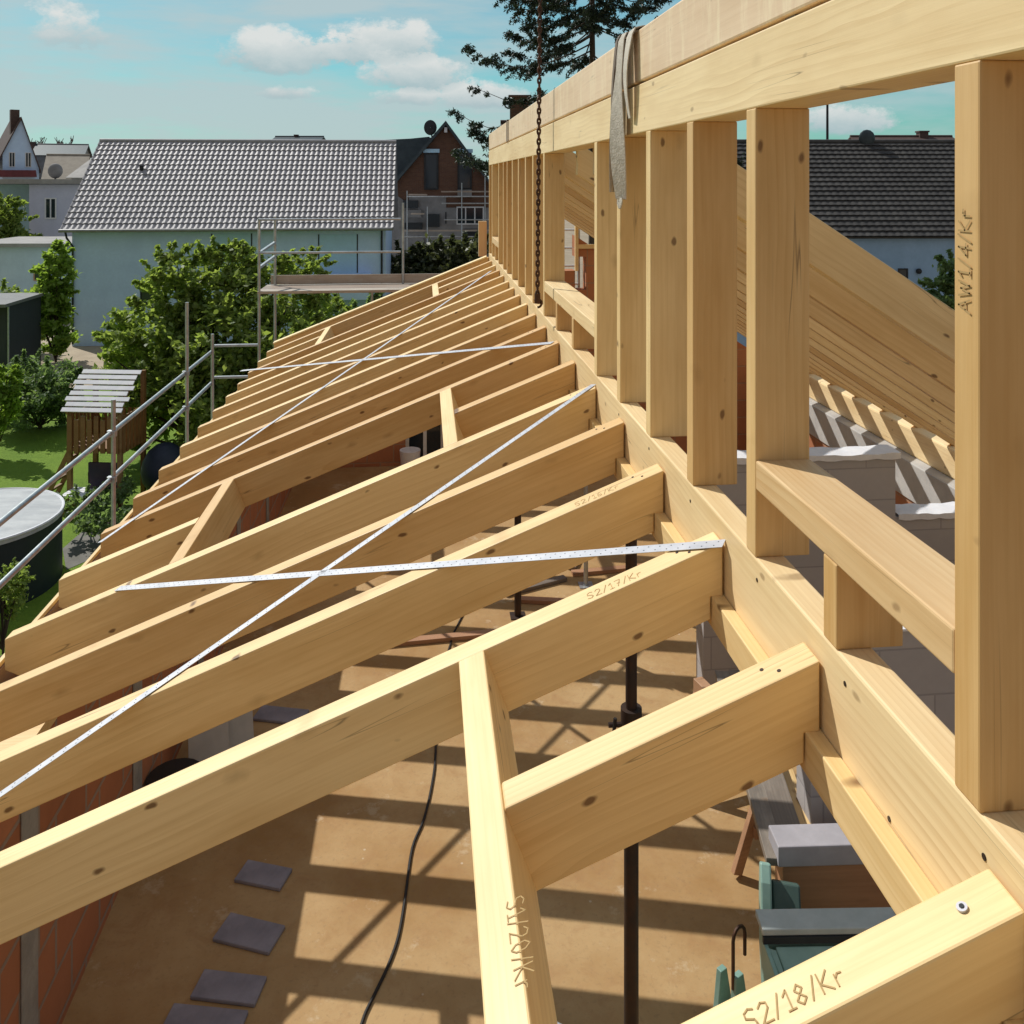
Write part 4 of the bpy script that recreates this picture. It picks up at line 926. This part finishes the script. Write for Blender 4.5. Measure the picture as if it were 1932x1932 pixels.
window(h1, 2.75, 3.68, 1.65, 2.27, -.0, bars=0, m=M_DARK)
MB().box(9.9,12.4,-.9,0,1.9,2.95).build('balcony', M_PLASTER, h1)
v = MB(); v.tube([(2.0,2.6,7.25),(2.0,2.6,7.62)], .09, 8); v.build('vent_pipe', M_DARK, h1)
# brick gable house under renovation
d = 57; h2 = house_root('brick_gable_house', 737, d, rad(3), 'house with an orange brick gable above grey render and dark slate roof', 'house')
k = d/F
W2 = 190*k; ap = 104*k
def z2(py): return CZ-(py-338)*k
mb = MB(); mb.prism([(0,0),(W2,0),(W2,z2(352)),(ap,z2(232)),(0,z2(352))], 0, 10); mb.build('wall', M_RBRICK, h2)
MB().prism([(-.02,0),(W2+.02,0),(W2+.02,z2(392)),(W2*.55,z2(392)),(W2*.55,z2(372)),(W2*.18,z2(372)),(W2*.18,z2(385)),(-.02,z2(360))], -.05, .0).build('render_coat', M_PLASTER2, h2)
r = MB()
for sx in (-1, 1):
    ex = -.9 if sx < 0 else W2+.9; ez = z2(352)-(.9 if sx < 0 else .9)*((z2(232)-z2(352))/ap)*.95
    p0, p1 = Vector((ap,0,z2(228))), Vector((ex,0,ez)); x = (p1-p0).normalized(); n = Vector((-x.z,0,x.x)) if sx > 0 else Vector((x.z,0,-x.x))
    r.add([p0+Vector((0,-.5,0)),p1+Vector((0,-.5,0)),p1+Vector((0,10.4,0)),p0+Vector((0,10.4,0)),p0+Vector((0,-.5,-.28)),p1+Vector((0,-.5,-.28)),p1+Vector((0,10.4,-.28)),p0+Vector((0,10.4,-.28))],[(0,1,2,3),(7,6,5,4),(0,4,5,1),(1,5,6,2),(2,6,7,3),(3,7,4,0)])
roof2 = r.build('roof', M_SLATE, h2)
cw = MB(); cw.prism([(-9.0,z2(330)),(-1.0,z2(368)),(.6,z2(368)),(ap-.9,z2(256)),(-1.2,z2(262)),(-9.5,z2(285))], 2.2, 2.6)
cw.prism([(-9.5,z2(290)),(ap-1.2,z2(254)),(ap-1.2,z2(300)),(-9.5,z2(330))], 2.61, 5.0); cw.build('side_roof', M_SLATE, h2)
for x0 in (63*k, 126*k):
    w = window(h2, x0, x0+27*k, z2(358), z2(288), -.06, bars=0, m=M_DARK, t=.12); MB().box(x0-.05,x0+29*k,-.16,.0,z2(288),z2(281)).build('shutter_box', M_SHUT, w)
MB().box(126*k,126*k+27*k,-.5,-.05,z2(372),z2(358)).build('balcony_slab', M_PLASTER2, h2)
w = window(h2, 124*k, 176*k, z2(424), z2(390), -.06, bars=2, m=M_FRAME, t=.08); MB().box(103*k,105*k,-.09,.0,z2(422),z2(400)).build('niche', M_DARK, h2)
MB().box(101*k,107*k,-.35,-.1,z2(250),z2(240)).build('alarm_box', M_WHITE, h2, bevel=.03)
dd = MB(); c0 = Vector((ap-1.0,-.3,z2(241)))
for i in range(5):
    rr = .52*(i+1)/5; yy = -.12*(1-(i/4)**2)
ring = [[c0+Vector((math.cos(a)*.42*t, .14*(t*t-1), math.sin(a)*.5*t)) for a in [2*math.pi*j/20 for j in range(20)]] for t in (.02,.35,.7,1.0)]
vs = [p for rg in ring for p in rg]; dd.add(vs, [(i*20+j,i*20+(j+1)%20,(i+1)*20+(j+1)%20,(i+1)*20+j) for i in range(3) for j in range(20)]); dd.tube([c0+Vector((0,.1,0)), c0+Vector((.15,.2,-.9))], .05, 6); dd.build('satellite_dish', M_DARK, h2, fixn=False)
def scaffold2():
    b = cam2w((737-966)/F*55, 55); root = empty('scaffold', (b[0],b[1],0), -YAW+rad(3), label='distant tube scaffold standing before the brick gable house', cat='scaffold'); k = 55/F
    def X(px): return (px-737)*k
    def Z(py): return CZ-(py-338)*k
    for px, p0 in ((768,360),(806,390),(871,345),(915,330)): MB().tube([(X(px),0,0),(X(px),0,Z(p0))], .035, 6).build('standard', M_STEEL, root)
    for py, a, b2 in ((371,768,925),(384,833,925),(415,838,925),(447,760,925),(475,826,925)): MB().tube([(X(a),-.04,Z(py)),(X(b2),-.04,Z(py))], .04, 6).build('ledger_tube', M_STEEL, root)
    for py, a, b2 in ((369,770,805),(363,832,925),(405,775,800),(437,760,925)): MB().box(X(a),X(b2),.05,.7,Z(py),Z(py)+.08).build('deck_board', W_DECK, root)
scaffold2()
for x0, x1, a, b in ((24*k,52*k,392,378),(30*k,58*k,410,396),(26*k,60*k,432,420),(70*k,92*k,428,404),(40*k,62*k,470,448)):
    MB().box(x0,x1,-.30,-.06,z2(a),z2(b)).build('wall_patch', M_PLASTER2 if a % 4 else M_DARKWALL, h2)
MB().box(137*k,176*k,-.10,-.05,z2(470),z2(432)).build('door_opening', M_DARK, h2)
# right-hand house seen through the window gap
d = 33.5; h3 = house_root('grey_house', 1380, d, rad(1.2), 'house with a dark mossy tiled roof behind the right-hand rafters', 'house')
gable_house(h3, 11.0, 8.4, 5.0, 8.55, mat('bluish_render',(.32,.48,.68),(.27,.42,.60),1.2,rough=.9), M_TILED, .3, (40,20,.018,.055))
k = d/F
for x0, x1, a, b in ((1697,1716,507,540),): window(h3, (x0-1380)*k, (x1-1380)*k, CZ-(b-338)*k, CZ-(a-338)*k, 0, bars=0, m=M_DARK)
mb = MB(); mb.sphere(((1735-1380)*k,-.1,CZ-(512-338)*k), .11); mb.build('wall_lamp', M_DARK, h3, smooth=True)
mb = MB(); mb.tube([(7.0,4.2,8.4),(7.0,4.2,8.75)], .05, 6); mb.sphere((7.0,4.1,8.78), .36, 1, .3, 1); mb.build('satellite_dish', M_SLATE, h3, smooth=True)
b = at_d(1561, 230, 46); mb = MB(); mb.tube([(b.x,b.y,0),(b.x,b.y,13.5)], .10, 10, r1=.05); tag(mb.build('utility_pole', M_DARK, smooth=True), 'slim dark pole rising above the dark roof in the window gap', 'pole')
def simple_house(px0, px1, d, y_e, y_r, label, wallm, roofm, rz=0, D=9, chim=None, name='house', chm=None):
    r = house_root(name, px0, d, rz, label); k = d/F; gable_house(r, (px1-px0)*k, D, CZ-(y_e-338)*k, CZ-(y_r-338)*(d+D/2)/F, wallm, roofm, .3)
    rf = [c for c in r.children if c.name.startswith('roof')][0]
    for (a, b, yt) in chim or ():
        xa, xb = [(q-966)/F*(d+D/2)-(px0-966)/F*d for q in (a, b)]; zt = CZ-(yt-338)*(d+D/2)/F
        MB().box(xa,xb,D/2-(xb-xa)/2,D/2+(xb-xa)/2,CZ-(y_r-338)*k-1.5,zt).box(xa-.06,xb+.06,D/2-(xb-xa)/2-.06,D/2+(xb-xa)/2+.06,zt-.12,zt).build('chimney', chm or M_TILEB, rf)
    return r
simple_house(1660, 1850, 60, 300, 259, 'distant brown roof with a squat chimney behind the dark mossy roof', M_PLASTER2, M_TILEB, 0, 9, ((1732,1748,247),))
simple_house(955, 1060, 38, 330, 233, 'neighbouring house whose red brick chimney shows above the ridge beam', M_PLASTER2, M_TILEB, 0, 8, ((962,1000,181),), chm=M_RBRICK)
simple_house(62, 146, 108, 292, 273, 'distant house with a long dark slate roof at far left', M_PLASTER2, M_SLATE, rad(20), 9, ((84,93,268),))
simple_house(84, 150, 88, 338, 293, 'distant house with a plain tan roof at far left', M_PLASTER2, M_TAN, rad(22), 9, ())
simple_house(135, 230, 68, 332, 276, 'grey house half hidden behind the left end of the pantiled roof', M_PLASTER2, M_FLAT, rad(-20), 8, ())
simple_house(505, 590, 90, 275, 259, 'far roof with a small chimney just above the pantiled ridge', M_PLASTER2, M_SLATE, 0, 8, ((556,562,254),))
# white gable house, gable towards the camera
d = 100; k = d/F; h5 = house_root('white_gable_house', 5, d, rad(37), 'white gable house with a chimney and brown roof at the left edge', 'house')
Zf = lambda py: CZ-(py-338)*k
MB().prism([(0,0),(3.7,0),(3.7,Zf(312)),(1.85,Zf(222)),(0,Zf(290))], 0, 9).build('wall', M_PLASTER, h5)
r = MB(); ap5 = 1.85
for ex, ez in ((-1.0,Zf(320)),(3.85,Zf(321))):
    p0, p1 = Vector((ap5,0,Zf(219))), Vector((ex,0,ez))
    r.add([p0+Vector((0,y,z)) if e == 0 else p1+Vector((0,y,z)) for z in (0,-.3) for y in (-.3,9.3) for e in (0,1)],[(0,1,3,2),(4,6,7,5),(0,4,5,1),(1,5,7,3),(3,7,6,2),(2,6,4,0)])
rf5 = r.build('roof', M_TILEB, h5); MB().box(.9,1.8,.7,1.7,Zf(260),Zf(205)).build('chimney', M_TILEB, rf5)
for a in (16.5, 46.7): window(h5, (a-5)*k*.9, (a+6.3)*k*.9, Zf(315), Zf(287), -.02, bars=1, t=.07, m=M_FRAME)
MB().prism([(-3,Zf(334)),(3.3,Zf(334)),(3.2,Zf(321)),(-3,Zf(321))], -1.2, -.05).build('porch_roof', mat('wine_red_sheet',(.17,.045,.055),(.12,.035,.04),2,rough=.6), h5)
# pale flat-roofed block in front of it
d = 55; k = d/F; h6 = house_root('flat_roofed_house', 55, d, 0, 'pale flat-roofed house with one tall window left of the pantiled roof', 'house'); Zf = lambda py, k=k: CZ-(py-338)*k
MB().box(0,5.2,0,9,0,Zf(348)).build('wall', mat('lilac_render',(.58,.60,.72),(.52,.54,.66),1.2,rough=.9), h6)
MB().box(-6,5.5,-.3,9.3,Zf(347),Zf(338)).build('roof', M_FLAT, h6); MB().box(-5.5,-.01,1.2,8.9,0,Zf(348)).build('side_wing', mat('shaded_render',(.34,.52,.60),(.30,.46,.53),1.2,rough=.9), h6)  # shade of the left face put into a darker teal colour
window(h6, 30*k, 52*k, Zf(413), Zf(373), -.02, bars=1, t=.08)
mb = MB(); mb.sphere((18*k,2,Zf(322)), .5, 1, .45, 1); mb.tube([(18*k,2,Zf(345)),(18*k,2,Zf(320))], .06, 6); mb.build('satellite_dish', M_PLASTER2, h6, smooth=True)
# low pale garage
d = 44; k = d/F; h7 = house_root('garage', -60, d, rad(2), 'low pale garage with a slim roof edge behind the left-hand trees', 'garage'); Zf = lambda py, k=k: CZ-(py-338)*k
MB().box(0,195*k,0,5,0,Zf(466)).build('wall', mat('pale_render',(.52,.64,.72),(.46,.57,.65),1.2,rough=.9), h7); MB().box(-.2,197*k,-.25,5.2,Zf(466),Zf(459)).build('roof', M_FLAT, h7)
window(h7, 122*k, 142*k, Zf(530), Zf(510), -.02, bars=0, m=W_TRES)
# dark shed
d = 30; k = d/F; h8 = house_root('garden_shed', -60, d, rad(6), 'dark grey flat-roofed garden shed at the left picture edge', 'shed'); Zf = lambda py, k=k: CZ-(py-338)*k
MB().box(0,72*k,0,2.6,0,2.62).build('wall', M_DARKWALL, h8); MB().prism([(-.3,2.63),(76*k,2.63),(76*k,2.74),(-.3,2.74)], -.4, 2.75).build('roof', mat('shed_roof',(.20,.20,.20),(.15,.15,.15),2,rough=.6), h8)
MB().box(8*k,46*k,-.02,.01,.05,2.2).build('door', M_DARKWALL, h8); MB().box(71*k,73*k,-.03,.03,0,2.6).build('corner_trim', M_STEEL, h8)

# ------------------------------------------------------------------ garden things
def pool():
    X, Y = cam2w(-9.27, 15.02); root = empty('round_pool', (X,Y,0), label='round dark-sided pool with a wrinkled white cover on the lawn', cat='pool')
    n = 56; R = 1.38; mb = MB(); mb.tube([(0,0,0),(0,0,1.17)], R, n, cap=False); mb.build('side_wall', M_POOL, root, smooth=True)
    vs = [(0,0,1.245)]; fs = []; rg = random.Random(3)
    for i in range(1,9):
        for j in range(n): vs.append((R*1.015*i/8*math.cos(2*math.pi*j/n), R*1.015*i/8*math.sin(2*math.pi*j/n), 1.245-.05*(i/8)**2+rg.uniform(-.008,.008)*(i < 8)))
    for j in range(n): fs.append((0,1+j,1+(j+1)%n))
    for i in range(7):
        for j in range(n): a = 1+i*n+j; b = 1+i*n+(j+1)%n; fs.append((a,a+n,b+n,b))
    b0 = len(vs)
    for j in range(n): vs.append((R*1.02*math.cos(2*math.pi*j/n), R*1.02*math.sin(2*math.pi*j/n), 1.11))
    for j in range(n): a = 1+7*n+j; b = 1+7*n+(j+1)%n; fs.append((a,b0+j,b0+(j+1)%n,b))
    MB().add(vs, fs).build('cover', M_COVER, root, smooth=True)
    mb = MB(); mb.tube([(R*1.012*math.cos(2*math.pi*j/n), R*1.012*math.sin(2*math.pi*j/n), 1.19) for j in range(n+1)], .025, 6, cap=False); mb.build('rim', M_WHITE, root, smooth=True)
pool()
def playtower():
    X, Y = cam2w((203-966)/F*19, 19); root = empty('play_tower', (X,Y,0), -YAW+rad(-4), label='wooden play tower with a white slatted roof and sloping ladder', cat='play tower')
    for x in (-.55,.55):
        for y in (-.5,.5): MB().box(x-.045,x+.045,y-.045,y+.045,0,2.15 if y < 0 else 2.75).build('post', W_PLAY, root)
    MB().box(-.6,.6,-.55,.55,1.25,1.32).build('platform', W_PLAY, root)
    mb = MB()
    for i in range(8): x = -.52+i*.145; mb.box(x-.05,x+.05,-.575,-.55,1.22,2.0-.08*(i%2))
    for i in range(7): y = -.45+i*.15; mb.box(-.62,-.595,y-.05,y+.05,1.2,2.0); mb.box(.595,.62,y-.05,y+.05,1.2,2.0)
    for i in range(8): x = -.52+i*.145; mb.box(x-.05,x+.05,.55,.575,1.2,1.9)
    mb.build('picket_side', W_PLAY, root)
    n = 8; sl = rad(41)
    mb = MB()
    for i in range(n):
        s = (i+.5)/n*1.12; M = frame((0,-.68+s*math.cos(sl),2.1+s*math.sin(sl)),(1,0,0),(0,math.cos(sl),math.sin(sl)),(0,-math.sin(sl),math.cos(sl)))
        mb.box(-.66+.04*math.sin(i*2.1),.66+.05*math.sin(i*3.7),-.05,.05,-.01,.012,0,M)
    mb.build('slat_roof', M_WHITE, root)
    mb = MB()
    for x in (-.55,.55): mb.bar((x,-.62,2.06),(x,.18,2.76),.05,.08)
    mb.build('roof_batten', W_PLAY, root)
    lad = MB()
    for y in (-.35,.1): lad.bar((-.6,y,1.3),(-1.25,y,.0),.04,.09)
    for i in range(6): t = (i+.5)/6; lad.bar((-.6-.65*t,-.35,1.3-1.3*t),(-.6-.65*t,.1,1.3-1.3*t),.07,.04)
    lad.build('ladder', W_PLAY, root)
    MB().box(-.15,.5,-.5,-.45,.35,1.0).build('dark_panel', mat('navy_panel',(.03,.025,.05),(.05,.03,.05),5,rough=.5), root)
    mb = MB(); [mb.box(-.5,.15,-.95+i*.11,-.86+i*.11,.42,.45) for i in range(5)]; mb.build('bench_slats', M_WHITE, root)
    for x in (-.45,.1): MB().box(x-.03,x+.03,-.9,-.5,0,.42).build('bench_leg', W_PLAY, root)
playtower()
def slide():
    q = at_z(285, 965, 0); root = empty('slide', (q.x,q.y+1.0,0), -YAW, label='dark blue covered garden item in the shade right of the play tower', cat='garden cover')
    mb = MB(); mb.sphere((0,0,.55), .6, .85, .8, 1.0, 16); mb.build('tarpaulin', mat('navy_tarp',(.03,.04,.07),(.02,.03,.05),3,rough=.55,bump=.5), root, smooth=True)
slide()
